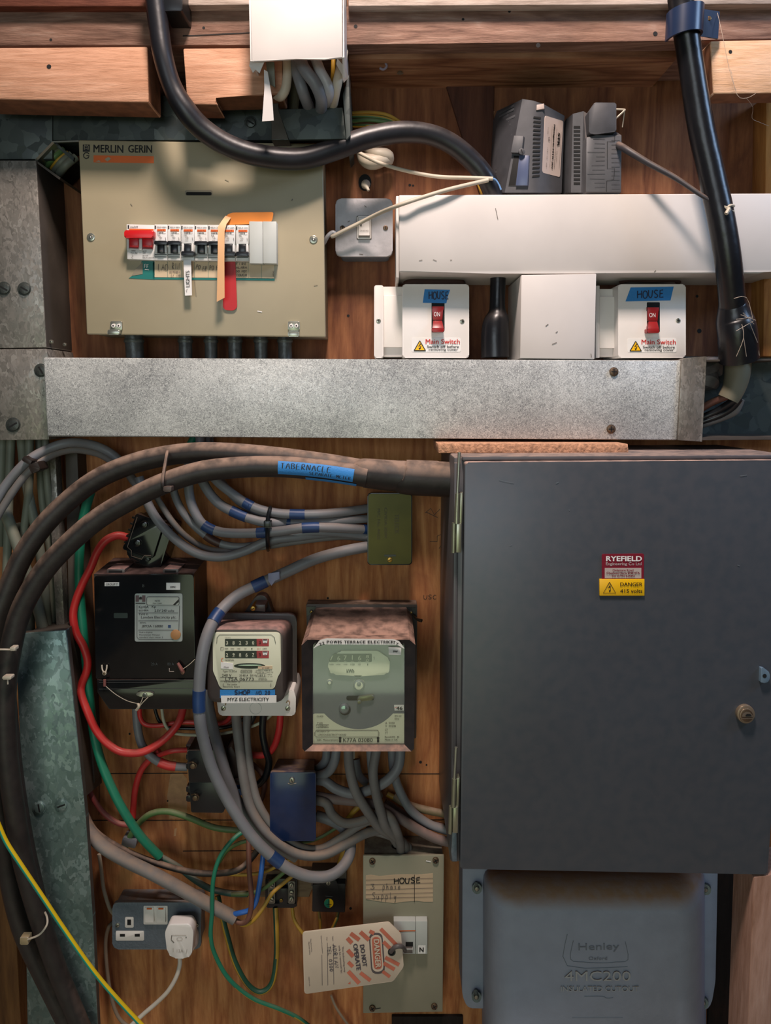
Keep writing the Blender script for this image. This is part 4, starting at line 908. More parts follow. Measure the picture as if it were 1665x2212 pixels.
def wrapt(mb, pts, r, m, sq): 
    mb.tube(pts, r, m, 6, res=5, flat=sq)
solo('zip_tie', 'flat dark tie strapping the twin black cables left of the blue label', 'cable tie', lambda mb: (mb.tube([(362, 973, .12), (361, 978, .15), (357, 1000, .165), (353, 1024, .180), (351, 1048, .187), (354, 1064, .180)], .0024, BLKCD, 8), mb.prism(rr(353, 1051, 370, 1062, 2), .192, .18, mat('tie_head', '#4a3e38', .5), .001)))
solo('zip_tie', 'pale tie poking out across the black cables at the left edge, upper one', 'cable tie', lambda mb: (mb.tube([(-5, 1403, .19), (12, 1403, .19), (35, 1404, .18)], .0014, WHC, 6), mb.prism(rr(21, 1398, 33, 1406, 2), .19, .18, WHC, .0008)))
solo('zip_tie', 'pale tie head on the black cables at the left edge, lower one', 'cable tie', lambda mb: (mb.prism(rr(5, 1461, 24, 1468, 2), .19, .18, WHC, .0008), mb.tube([(17, 1468, .188), (17, 1478, .188)], .001, WHC, 6)))
solo('zip_tie', 'thin beige tie looped round the black cables near the bottom left', 'cable tie', lambda mb: (mb.tube([(92, 1962, .13), (101, 1980, .155), (101, 1998, .165), (86, 2018, .170), (64, 2028, .172), (48, 2033, .165)], .0015, WHC, 8), mb.prism(rr(43, 2025, 61, 2041, 2), .172, .160, mat('beige_tie', '#9c8a68', .6), .001)))
# ================================================================== left cable bundle
BL = [([(6, 945, .03), (2, 1060, .04), (-4, 1180, .05)], .008), ([(24, 945, .04), (20, 1060, .045), (14, 1250, .05)], .0065), ([(46, 945, .035), (58, 1050, .05), (88, 1200, .05), (104, 1370, .04)], .0072), ([(64, 945, .05), (62, 1060, .055), (48, 1180, .05), (36, 1300, .05)], .0062), ([(84, 945, .03), (92, 1080, .04), (112, 1230, .03), (112, 1370, .03)], .0062), ([(98, 945, .045), (104, 1060, .05), (124, 1200, .02)], .0055), ([(10, 1100, .06), (42, 1190, .07), (76, 1290, .06), (96, 1370, .05)], .0085), ([(36, 1130, .04), (60, 1250, .045), (66, 1372, .05)], .007)]
for i, (p, r) in enumerate(BL):
    cable('cable', ['grey-green cable at the far left edge', 'second narrow grey-green cable from the left edge', 'grey-green cable leaning right across the middle', 'narrow cable leaning left across the middle', 'cable next to the bright galvanised strip', 'thin rearmost cable beside the dark trunking side', 'thickest light grey-green cable leaning right', 'dull lower cable reaching the spangled cover'][i] + ' of the bundle below the left steel plate', p, r, GREYG, 'grey-green cables in the left bundle', sides=12)
LP1 = [(-10, 1085, .10), (15, 1045, .10), (55, 1000, .10), (95, 974, .09), (145, 957, .08), (195, 960, .06), (235, 976, .05), (262, 1000, .05), (290, 1040, .04), (312, 1062, .03)]
LP2 = [(-10, 1125, .10), (10, 1090, .10), (50, 1032, .10), (95, 992, .09), (150, 972, .07), (205, 978, .05), (240, 996, .04), (270, 1024, .04)]
cable('cable', 'outer grey cable looping up from the left edge under the long trunking', LP1, .0068, GREYC, 'looping cables at upper left', sides=14)
cable('cable', 'inner grey cable looping up from the left edge under the long trunking', LP2, .0055, GREYD, 'looping cables at upper left', sides=14)
solo('cable_clip', 'small dark clip around the inner looping cable at the left', 'clip', lambda mb: mb.prism(rotp(rr(63, 1000, 85, 1020, 4), 74, 1010, -25), .118, .09, mat('dark_clip', '#241a14', .5), .002))
solo('cable_clip', 'small dark clip around the outer looping cable at the left', 'clip', lambda mb: mb.prism(rotp(rr(47, 989, 68, 1000, 3), 57, 995, 30), .116, .09, mat('dark_clip', '#241a14'), .002))
# ================================================================== cables to the lacquered box
t = thing('junction_plate_box', 'olive-yellow lacquered plate box where the grey cables end', 'junction box', 842, 1220, 0)
part('back_box', t, lambda mb: mb.prism(rr(797, 1070, 888, 1219, 6), .044, 0, BLK, .001))
def f(mb):
    mb.prism(rr(793.5, 1065, 890, 1220.5, 8), .0475, .044, BLK, .001, 2, sidebev=False); mb.prism(rr(795.5, 1067, 888, 1218.5, 7), .0485, .0475, OLIVE)
    k = mat('etched_olive', '#352f10', .5)
    mb.text('TELECK', 857, 1132, 42, 10, .0486, k, 90); mb.text('CIVIDA 250V', 833, 1130, 66, 6, .0486, k, 90); mb.text('M/C No. 4422', 818, 1132, 66, 6, .0486, k, 90)
    mb.flat([(830, 1198), (855, 1198), (855, 1202), (845, 1202), (841, 1205), (837, 1202), (830, 1202)], .0486, BLK)
part('cover_plate', t, f)
part('screw', t, lambda mb: mb.screw(842, 1209.5, 5.5, .0486, BRASSC, .002, -30), 'brass screw')
G = 'grey cables to the olive plate box'
cable('cable', 'top grey cable entering the olive plate box', [(432, 940, .05), (436, 985, .05), (462, 1032, .05), (500, 1065, .055), (545, 1094, .06), (590, 1107, .06), (650, 1111, .06), (720, 1108, .055), (798, 1098, .03)], .0072, GREYC, G, ((.46, .50, DTAPE), (.70, .76, DTAPE)))
cable('cable', 'second grey cable from the top entering the olive plate box', [(446, 940, .03), (452, 985, .03), (478, 1040, .03), (515, 1082, .035), (560, 1110, .04), (600, 1128, .05), (660, 1128, .05), (730, 1125, .05), (798, 1120, .03)], .0065, GREYC, G, ((.62, .68, DTAPE),))
cable('cable', 'grey cable running just under the second one, with blue tape on its left bend', [(425, 1000, .04), (440, 1045, .045), (470, 1085, .05), (510, 1108, .055), (555, 1124, .06), (590, 1129, .06), (640, 1128, .04)], .0078, GREYC, G, ((.46, .58, DTAPE),))
cable('cable', 'third grey cable from the top entering the olive plate box, bent up steeply at left', [(408, 1000, .05), (408, 1060, .05), (418, 1100, .055), (440, 1134, .06), (480, 1150, .062), (540, 1152, .065), (600, 1148, .068), (660, 1140, .068), (720, 1140, .06), (798, 1144, .03)], .0074, GREYC, G, ((.33, .40, DTAPE), (.58, .63, DTAPE), (.76, .84, DTAPE), (.97, 1, DTAPE)))
cable('cable', 'fourth grey cable from the top entering the olive plate box, with brown tape', [(372, 1030, .045), (378, 1070, .045), (398, 1110, .05), (430, 1145, .05), (470, 1172, .05), (520, 1181, .05), (580, 1172, .05), (640, 1155, .05), (700, 1150, .045), (798, 1158, .03)], .0062, GREYC, G, ((.38, .46, BRTAPE),))
cable('cable', 'lowest thin grey cable looping widest left of the olive plate box', [(300, 1030, .06), (318, 1085, .062), (345, 1130, .065), (385, 1170, .07), (430, 1197, .07), (480, 1203, .065), (530, 1190, .06), (580, 1168, .055), (640, 1160, .05), (700, 1153, .04), (760, 1152, .03), (798, 1158, .02)], .0072, GREYC, G)
cable('cable', 'thin dusty brown-grey cable inside the widest loop', [(318, 1040, .04), (345, 1085, .045), (375, 1130, .05), (410, 1165, .05), (455, 1187, .045), (510, 1188, .04), (580, 1180, .04), (660, 1168, .04), (740, 1160, .03), (800, 1165, .02)], .0048, GREYD, G)
PT = [(800, 1180, .03), (745, 1190, .05), (680, 1208, .06), (620, 1235, .07), (560, 1262, .08), (510, 1288, .09), (472, 1325, .11), (450, 1365, .13), (436, 1420, .14), (430, 1490, .14), (431, 1550, .14), (440, 1600, .13), (458, 1660, .12), (484, 1715, .115), (512, 1762, .115), (545, 1808, .115), (585, 1848, .115), (630, 1880, .115), (680, 1895, .11), (722, 1887, .10), (750, 1858, .08), (757, 1822, .06), (740, 1788, .04), (712, 1771, .04), (682, 1762, .04)]
cable('cable', 'long thick grey cable sweeping from the olive plate box down around the cream meter', PT, .0088, GREYC, None, ((.155, .175, DTAPE), (.245, .27, DTAPE), (.375, .405, DTAPE), (.665, .69, DTAPE)), sides=16)
solo('zip_tie', 'black tie bundling the grey cables left of the olive plate box', 'cable tie', lambda mb: (mb.tube([(584, 1096, .04), (583, 1098, .066), (578, 1120, .074), (577, 1150, .080), (578, 1180, .066), (579, 1188, .04)], .0030, BLK, 8), mb.prism(rr(569, 1126, 585, 1140, 2), .086, .074, BLK, .001)))
solo('tape_flag', 'crumpled pale tape end hanging from the long thick grey cable', 'tape', lambda mb: mb.prism(rotp([(578, 1240), (602, 1234), (604, 1250), (594, 1254), (588, 1266), (580, 1256)], 590, 1250, 5), .086, .0845, mat('pale_blue_tape', '#8a8ca8', .5), .0003))
cable('cable', 'grey cable stub beside the green one under the long trunking', [(452, 940, .02), (458, 975, .02), (470, 1010, .02)], .006, GREYC)
# ================================================================== black terminal block above black meter
t = thing('connector_block', 'black two-screw connector block tilted above the black meter, fed by the red cable', 'connector block', 320, 1225, 0)
A_ = 17.5
def rp(pts): return rotp(pts, 313, 1168, A_)
def f(mb):
    mb.prism(rp(rpoly([(280, 1122), (330, 1117), (362, 1123), (362, 1214), (330, 1220), (300, 1220), (282, 1205)], 4)), .055, .0, BLKG, .002)
    mb.prism(rp(rpoly([(277, 1118), (340, 1118), (340, 1200), (322, 1202), (318, 1212), (288, 1212), (286, 1200), (272, 1200), (272, 1188), (277, 1184)], 3)), .068, .05, BLKG, .002)
    mb.line(rp([(282, 1124), (281, 1192), (292, 1197), (295, 1208), (318, 1208), (322, 1198), (336, 1194)]), 1.4, .068, mat('block_ridge', '#6a564a', .5))
    for k in range(5): mb.prism(rp([(271, 1126 + k * 14), (279, 1126 + k * 14), (279, 1130 + k * 14), (271, 1130 + k * 14)]), .062, .05, BLKG)
part('body', t, f)
for x, y in ((300, 1136), (298, 1178)):
    def f(mb):
        (X, Y), = rp([(x, y)]); mb.disc(X, Y, 8.5, .071, .067, BLKG, 18, .0015); mb.disc(X, Y, 4.5, .0715, .069, BOLT, 14, .0005)
    part('terminal_screw', t, f)
(X, Y), = rp([(330, 1206)])
part('fixing_screw', t, lambda mb: mb.screw(X, Y, 5, .058, BOLT, .003, 20))
PR = [(290, 1166, .045), (272, 1160, .05), (252, 1157, .055), (228, 1168, .06), (210, 1192, .06), (196, 1226, .06), (178, 1262, .06), (164, 1298, .06), (158, 1330, .06), (164, 1366, .06), (180, 1396, .06), (189, 1425, .06), (187, 1450, .06), (176, 1480, .06), (176, 1502, .065), (190, 1540, .07), (208, 1578, .07), (232, 1606, .07), (262, 1624, .07), (300, 1626, .07), (330, 1614, .065), (362, 1590, .06), (386, 1560, .05), (396, 1528, .035)]
cable('cable', 'long bright red cable from the tilted black block, looping below the black meter', PR, .0062, RED, sides=14)
PG = [(196, 1062, .045), (182, 1110, .05), (174, 1165, .05), (171, 1230, .05), (174, 1300, .05), (180, 1370, .05), (187, 1440, .05), (194, 1510, .05), (202, 1580, .055), (220, 1650, .06), (246, 1712, .065), (272, 1760, .065), (305, 1808, .06), (345, 1850, .05)]
cable('cable', 'thick teal-green earth cable running down beside the black meter', PG, .0072, GREEN, sides=14)
cable('cable', 'teal-green cable end showing above the twin black cables under the long trunking', [(424, 936, .03), (410, 962, .035), (396, 985, .04)], .0062, GREEN, sides=12)
# ================================================================== black meter
t = thing('electricity_meter', 'glossy black meter with two white stickers and a grey data plate', 'meter', 320, 1532, 0)
part('back_case', t, lambda mb: mb.prism(rpoly([(240, 1232), (431, 1232), (425, 1512), (250, 1512)], 4), .022, 0, mat('brown_black_case', '#2a1e1c', .5, dust=.6, dcol='#5a403a'), .001))
def f(mb):
    F0 = [(203, 1240), (418, 1240), (421, 1532), (236, 1532), (211, 1496)]
    mb.loft([[Vector((q.x * .995, -.008, q.z + dz)) for q, dz in zip([W(x, y, .088) for x, y in F0], (.008, .008, 0, 0, 0))], [W(x, y, .088) for x, y in F0]], mat('meter_side', '#1c1614', .45, dust=.9, dcol='#5c443e'))
part('case', t, f)
def f(mb):
    d = .094
    mb.prism(rpoly([(203, 1243), (418, 1241), (421, 1466), (207, 1466)], [8, 8, 1, 1]), d, .086, BLKG, .0015, 3)
    mb.prism(rpoly([(209, 1468), (421, 1468), (421, 1531), (237, 1531), (212, 1497)], 2), d + .002, .086, BLKG, .0015)
    for y in (1469, 1474, 1488): mb.line([(214, y), (418, y - 1)], .8, d + .002, mat('edge_grey', '#4a4a4c', .4))
    k = mat('dim_print', '#3c4044', .4)
    mb.textin('20 A', 327, 1431, 341, 1437, d, k); mb.textin('80 A', 362, 1431, 376, 1437, d, k); mb.line([(366, 1443), (366, 1450), (376, 1450)], 1.5, d, FAWN)
    mb.flat(rr(246, 1324, 276, 1335, 2), d, mat('dull_teal', '#1c2a2c', .3)); mb.text('B', 310, 1265, 4.5, 6, d, k)
part('front_cover', t, f)
def f(mb):
    d = .0945; mb.prism(rr(291, 1282, 394, 1386, 5), d + .0004, d - .001, mat('data_plate_grey', '#9aa0a0', .35, .2)); h = d + .0005
    mb.prism(rr(317, 1289, 387, 1307, 4), h, h - .0004, mat('plate_light', '#aab0a8', .35)); mb.line(rr(317, 1289, 387, 1307, 4) + [(317, 1293)], .9, h, INK)
    mb.flat([(293, 1286), (300, 1286), (300, 1291), (307, 1291), (307, 1286), (314, 1286), (314, 1300), (307, 1300), (307, 1295), (300, 1295), (300, 1300), (293, 1300)], h, mat('maroon_grey', '#5a4448', .5)); mb.flat(circ(303.5, 1292, 3, 10), h + .0003, INK)
    mb.line([(293, 1303), (314, 1303)], 2, h, INK)
    mb.line([(296, 1307), (296, 1376), (300, 1381), (378, 1381), (386, 1376), (388, 1308)], .9, h, INK)
    for y in (1324, 1341, 1361): mb.line([(299, y), (385, y)], .9, h, INK)
    for s_, x0, x1, y, hh in (('Ka=0A', 300, 321, 1311, 5.5), ('Kp', 328, 337, 1311, 6), ('I(n)=80A', 300, 321, 1319, 5), ('2.5V 240 volts', 334, 376, 1319, 5), ('TYPE D', 300, 320, 1327, 3.5), ('London Electricity plc.', 305, 381, 1334, 7), ('SERIAL', 302, 316, 1345, 2.5), ('J893A 16880', 306, 352, 1353, 6.5), ('Made in England', 301, 329, 1366, 3), ('Horstman House', 301, 345, 1371, 3), ('standard class meter 2', 301, 352, 1376.5, 3), ('METER', 335, 346, 1298, 3), ('Class 2 240V', 330, 350, 1303, 2.6)):
        mb.textin(s_, x0, y - hh/2, x1, y + hh/2, h, INK)
    mb.flat([(363, 1350), (369, 1350), (369, 1356), (363, 1356)], h, DTAPE)
    mb.flat([(374, 1306), (386, 1294), (386, 1300), (378, 1307)], h, INK)
part('data_plate', t, f, 'grey printed data plate')
part('round_seal', t, lambda mb: mb.disc(379, 1371.5, 11, .0965, .0945, mat('amber_seal', '#a87a4c', .5), 20, .0005), 'amber round sticker')
def f(mb): mb.prism(rotp([(226, 1258), (257, 1258), (257, 1266), (226, 1266)], 241, 1262, -.6), .0952, .094, WLAB); mb.textin('GROUP 7', 229, 1260, 254, 1264.5, .0953, INK)
part('sticker', t, f)
def f(mb): mb.prism([(359, 1259), (389, 1259), (389, 1274), (359, 1274)], .0952, .094, WLAB); mb.textin('DMC', 368, 1266, 380, 1270, .0953, INK, .02)
part('sticker', t, f)
for a, b in ((231, 269), (352, 385)):
    def f(mb): mb.prism(rr(a, 1229, b, 1241, 2), .082, .04, MBODY, .0008); mb.flat([(a + 4, 1232), (b - 5, 1232), (b - 5, 1238), (a + 4, 1238)], .082, DARK)
    part('hinge_clip', t, f)
def f(mb): mb.prism(rpoly([(294, 1498), (303, 1495), (322, 1495), (331, 1498), (331, 1503), (322, 1505), (303, 1505), (294, 1502)], 2), .101, .096, ZINC, .0012); mb.disc(312, 1503, 5.5, .103, .1, BOLT, 14, .001)
part('wing_nut', t, f)
def f(mb):
    mb.tube([(309, 1506, .103), (304, 1518, .103), (299, 1526, .102)], .0007, WHC, 6); mb.tube([(320, 1506, .103), (308, 1518, .104), (298, 1530, .102)], .0007, WHC, 6); mb.tube([(298, 1520, .102), (300, 1526, .104), (295, 1534, .102)], .0022, WHC, 6)
    mb.tube([(228, 1482, .099), (250, 1500, .099), (275, 1514, .1), (298, 1520, .1)], .0005, WHC, 5)
part('seal_wire', t, f)
for x, y, k in ((225, 1450, 0), (394, 1448, 1)):
    def f(mb):
        if not k: mb.tube([(x - 5, y - 14, .096), (x - 4, y - 4, .098), (x + 1, y + 4, .1), (x + 5, y - 4, .098), (x + 6, y - 14, .096)], .0011, WHC, 6); mb.tube([(x + 1, y + 18, .099), (x + 1, y + 32, .099)], .0022, mat('red_wax', '#7c4a44', .6), 8)
        else: mb.tube([(x - 10, y - 16, .098), (x - 2, y - 2, .1), (x, y + 4, .1)], [.0022, .003, .002], mat('red_wax', '#7c4a44'), 8); mb.tube([(x, y - 2, .1), (x + 14, y - 12, .1), (x + 27, y - 24, .098)], .0005, WHC, 5)
        mb.disc(x, y + 5, 4.5, .101, .096, BRONZE, 12, .001)
    part('lead_seal', t, f)
# ================================================================== cream single-phase meter
t = thing('electricity_meter', 'small cream-faced meter with two counters and a white typed sticker', 'meter', 545, 1546, 0)
def ringpx(pts, d): return [W(x, y, d) for x, y in pts]
R_ = lambda x0, y0, x1, y1, r: rpoly([(x0, y0), (x1, y0), (x1, y1), (x0, y1)], r, 5)
part('hanger', t, lambda mb: mb.prism(rpoly([(526, 1325), (548, 1294), (556, 1286), (572, 1286), (580, 1300), (588, 1325)], [2, 8, 8, 8, 8, 2]), .022, .0, MBODY, .001))
part('screw', t, lambda mb: (mb.disc(546, 1315, 5.5, .06, .02, BRASSC, 14, .001), mb.line([(543, 1317), (549, 1313)], 1.4, .06, DARK)), 'brass screw')
part('seal_lug', t, lambda mb: mb.prism([(550, 1306), (573, 1306), (573, 1322), (550, 1320)], .05, .02, MBODY, .001))
def f(mb):
    mb.loft([ringpx(R_(457, 1332, 626, 1500, 26), .002), ringpx(R_(455, 1332, 628, 1502, 26), .05)], MBODY)
    mb.prism(R_(449, 1325, 641, 1500, 20), .052, .046, MBODY, .001, sidebev=False)
    mb.loft([ringpx(R_(452, 1338, 632, 1504, 24), .052), ringpx(R_(451, 1346, 622, 1510, 24), .10), ringpx(R_(448, 1354, 616, 1517, 24), .118), ringpx(R_(454, 1360, 610, 1511, 22), .122)], MBODY)
part('case', t, f)
def f(mb):
    d = .1235
    mb.prism(rpoly([(458, 1366), (606, 1366), (607, 1450), (600, 1462), (592, 1489), (476, 1489), (468, 1468), (460, 1450)], [10, 10, 4, 4, 6, 8, 4, 4], 3), d, d - .003, METER, .0008, sidebev=False); h = d
    mb.line([(468, 1390), (469, 1377), (474, 1371), (586, 1371), (593, 1377), (595, 1390)], 1, h, BOLT)
    for y, s_, l in ((1388, '38230', '3'), (1414, '29867', '3')):
        mb.prism(rr(485.6, y - 8, 555, y + 8, 2), h + .0003, h - .001, BLACKF); mb.prism([(554, y - 8), (580.5, y - 8), (580.5, y + 8), (554, y + 8)], h + .0003, h - .001, REDF)
        mb.flat([(567, y - 7), (578, y - 7), (577, y + 1), (568, y + 1)], h + .0004, WLAB); mb.line([(568, y - 6), (577, y - 6)], 1.8, h + .0004, INK); mb.line([(571, y), (575, y)], .8, h + .0006, INK)
        for k, ch in enumerate(s_): mb.text(ch, 490.5 + k * 14.1, y, 4.4, 7, h + .0004, METER, 0, .02); mb.line([(488 + k * 14.1, y + 4.5), (493 + k * 14.1, y + 4.5)], .5, h + .0004, METER)
        mb.text(l, 561, y, 4, 6.5, h + .0004, INK)
    for s_, x in (('10000', 489), ('1000', 502), ('100', 515.5), ('10', 530), ('1', 544)): mb.text(s_, x, 1401, min(7.5, len(s_) * 2.2), 2.8, h, INK)
    mb.text('0.1', 559, 1401, 6, 3, h, RINK); mb.text('kWh', 572, 1401, 9, 3.2, h, INK); mb.line([(477, 1398), (482, 1398), (482, 1404), (477, 1404), (477, 1398)], .8, h, INK); mb.textin('LOW RATE', 486, 1376, 498, 1378, h, INKG)
    mb.textin('NORMAL', 486, 1424, 506, 1427.5, h, INK); mb.hand('4C', 472, 1422, 12, 8, h, ORNG, 1.1)
    mb.prism(circ(539, 1438.5, 34, 28, 6), h + .0002, h - .001, BLACKF); mb.prism(circ(540, 1437, 26, 24, 1.4), h + .0014, h - .001, mat('disc_rim', '#9aa4a0', .15, .9))
    mb.prism([(477, 1430), (503.5, 1433), (503, 1446), (477, 1444)], h + .0008, h, WLAB); mb.textin('Clean', 483.5, 1439, 494, 1443, h + .0009, INK)
    mb.prism([(557, 1439), (588, 1439), (588, 1445.5), (557, 1445.5)], h + .0008, h, CARD); mb.textin('21 kW', 566, 1440.5, 582, 1444.5, h + .0009, INKG)
    mb.textin('Type CL272d', 481, 1448, 511, 1453, h, INK); mb.line(rr(520.5, 1447.5, 544, 1453, 1) + [(520.5, 1448)], .8, h, INK); mb.textin('LANDIS & GYR', 522, 1449, 543, 1451.6, h, INK)
    mb.textin('1 PHASE 2 WIRE A.C.', 551, 1447, 588, 1449.3, h, INK); mb.textin('Min METER CLASS 2.0', 551, 1450.6, 590, 1453, h, INK)
    mb.textin('240 V', 479.5, 1455.5, 500, 1461.5, h, INK); mb.textin('20-80 A', 517, 1456.5, 536, 1461, h, INK); mb.textin('50 Hz', 540, 1456.5, 555, 1461, h, INK); mb.textin('187.5', 559, 1456.5, 573, 1461, h, INK); mb.line([(556, 1455), (575, 1455), (575, 1462), (556, 1462), (556, 1455)], .6, h, INK); mb.textin('REV', 578, 1455.5, 588, 1457.5, h, INK); mb.textin('per kWh', 578, 1460, 589, 1462, h, INK)
    mb.line([(476, 1463), (512, 1463)], .7, h, INK); mb.textin('L75A 06773', 487, 1463.5, 548, 1469.8, h, INK); mb.textin('MADE IN', 559, 1464, 575, 1466, h, INK); mb.textin('GT BRITAIN', 558, 1467, 577, 1469, h, INK)
    mb.line([(476, 1471), (589, 1471)], .9, h, INK); mb.textin('THE PROPERTY OF', 484, 1471.8, 519, 1474, h, INK); mb.textin('The London', 490, 1476.5, 512, 1480, h, INK); mb.textin('Electricity  Board', 483.5, 1482, 517.5, 1485.5, h, INK)
    mb.line([(482, 1476), (482, 1484)], .8, h, INK); mb.line([(585, 1476), (585, 1484)], .8, h, INK)
part('dial_plate', t, f, 'cream printed dial plate')
def f(mb): mb.prism([(475, 1490), (594, 1490), (594, 1508), (475, 1508)], .1228, .1222, BTAPE); mb.hand('SHOP', 507, 1491.5, 36, 9, .1229, INKB, 2); mb.hand('NO.20', 553, 1492, 32, 8.5, .1229, INKB, 1.6)
part('blue_tape_label', t, f, 'blue tape with handwriting')
def f(mb): mb.prism([(477, 1503), (597, 1502), (597, 1518), (478, 1519)], .1242, .1236, WLAB); mb.textin('MYZ ELECTRICITY', 491.5, 1507, 581, 1514, .1243, INK, .015)
part('typed_label', t, f, 'white typed sticker')
def f(mb):
    mb.prism(rpoly([(468, 1512), (610, 1514), (622, 1490), (634, 1490), (639, 1506), (638, 1546), (472, 1546)], [3, 10, 6, 3, 4, 8, 8]), .085, .01, WPL, .0015, sidebev=False)
    mb.line(circ(552, 1530, 12.5, 24) + [(564.5, 1530)], .7, .085, GREYPL)
    for x in (484, 622): mb.tube([(x - 4, 1518, .087), (x, 1514, .088), (x + 3, 1518, .088), (x + 2, 1524, .088)], .0006, BRASSC, 5)
part('terminal_cover', t, f, 'off-white terminal cover')
for x in (482, 621): part('screw', t, lambda mb: mb.screw(x, 1531, 5.6, .085, ZINC, .002, -45))
# ================================================================== three-phase meter
t = thing('electricity_meter', 'large square black-framed meter with a glass front and curved typed sticker', 'meter', 775, 1624, 0)
GB = mat('dusty_meter_top', '#15171c', .45, var=.2, dust=1.0, dcol='#b08c7c')
def f(mb): 
    mb.prism(rpoly([(661, 1305), (901, 1306), (899, 1595), (670, 1595)], 3), .028, 0, mat('meter_base', '#40362f', .5, dust=.6), .001)
    for x, y in ((672, 1322), (888, 1324)): mb.prism(rpoly([(x - 10, y - 11), (x + 11, y - 12), (x + 2, y + 2), (x - 9, y + 9)] if x < 700 else [(x - 11, y - 12), (x + 10, y - 11), (x + 10, y + 9), (x - 2, y + 2)], 1), .0295, .027, BLK); mb.screw(x, y, 4, .0295, BRASSC, .003, 45)
part('base_plate', t, f)
fr = [(664, 1382), (884, 1382), (897, 1393), (894, 1618), (888, 1623), (658, 1623), (653, 1617), (651, 1394)]
def f(mb):
    bk = [(684, 1312), (878, 1312), (889, 1325), (884, 1575), (878, 1580), (676, 1580), (672, 1575), (672, 1325)]
    mb.loft([[W(x, y, .028) for x, y in bk], [W(x, y, .1255) for x, y in fr]], GB)
part('case', t, f)
def f(mb):
    o = [W(x, y, .146) for x, y in fr]; i_ = [(692, 1386), (858, 1386), (874, 1398), (873, 1600), (873, 1608), (676, 1608), (675, 1600), (675, 1400)]
    i1 = [W(x, y, .138) for x, y in i_]; bk = [p + Vector((0, .022, 0)) for p in o]; n = 8
    vo = [mb.bm.verts.new(p) for p in o]; vb = [mb.bm.verts.new(p) for p in bk]; vi = [mb.bm.verts.new(p) for p in i1]
    for k in range(n): mb.face([vo[k], vo[(k+1) % n], vi[(k+1) % n], vi[k]], GB); mb.face([vo[k], vb[k], vb[(k+1) % n], vo[(k+1) % n]], GB)
part('bezel', t, f, 'black bezel, dusty along the bottom')
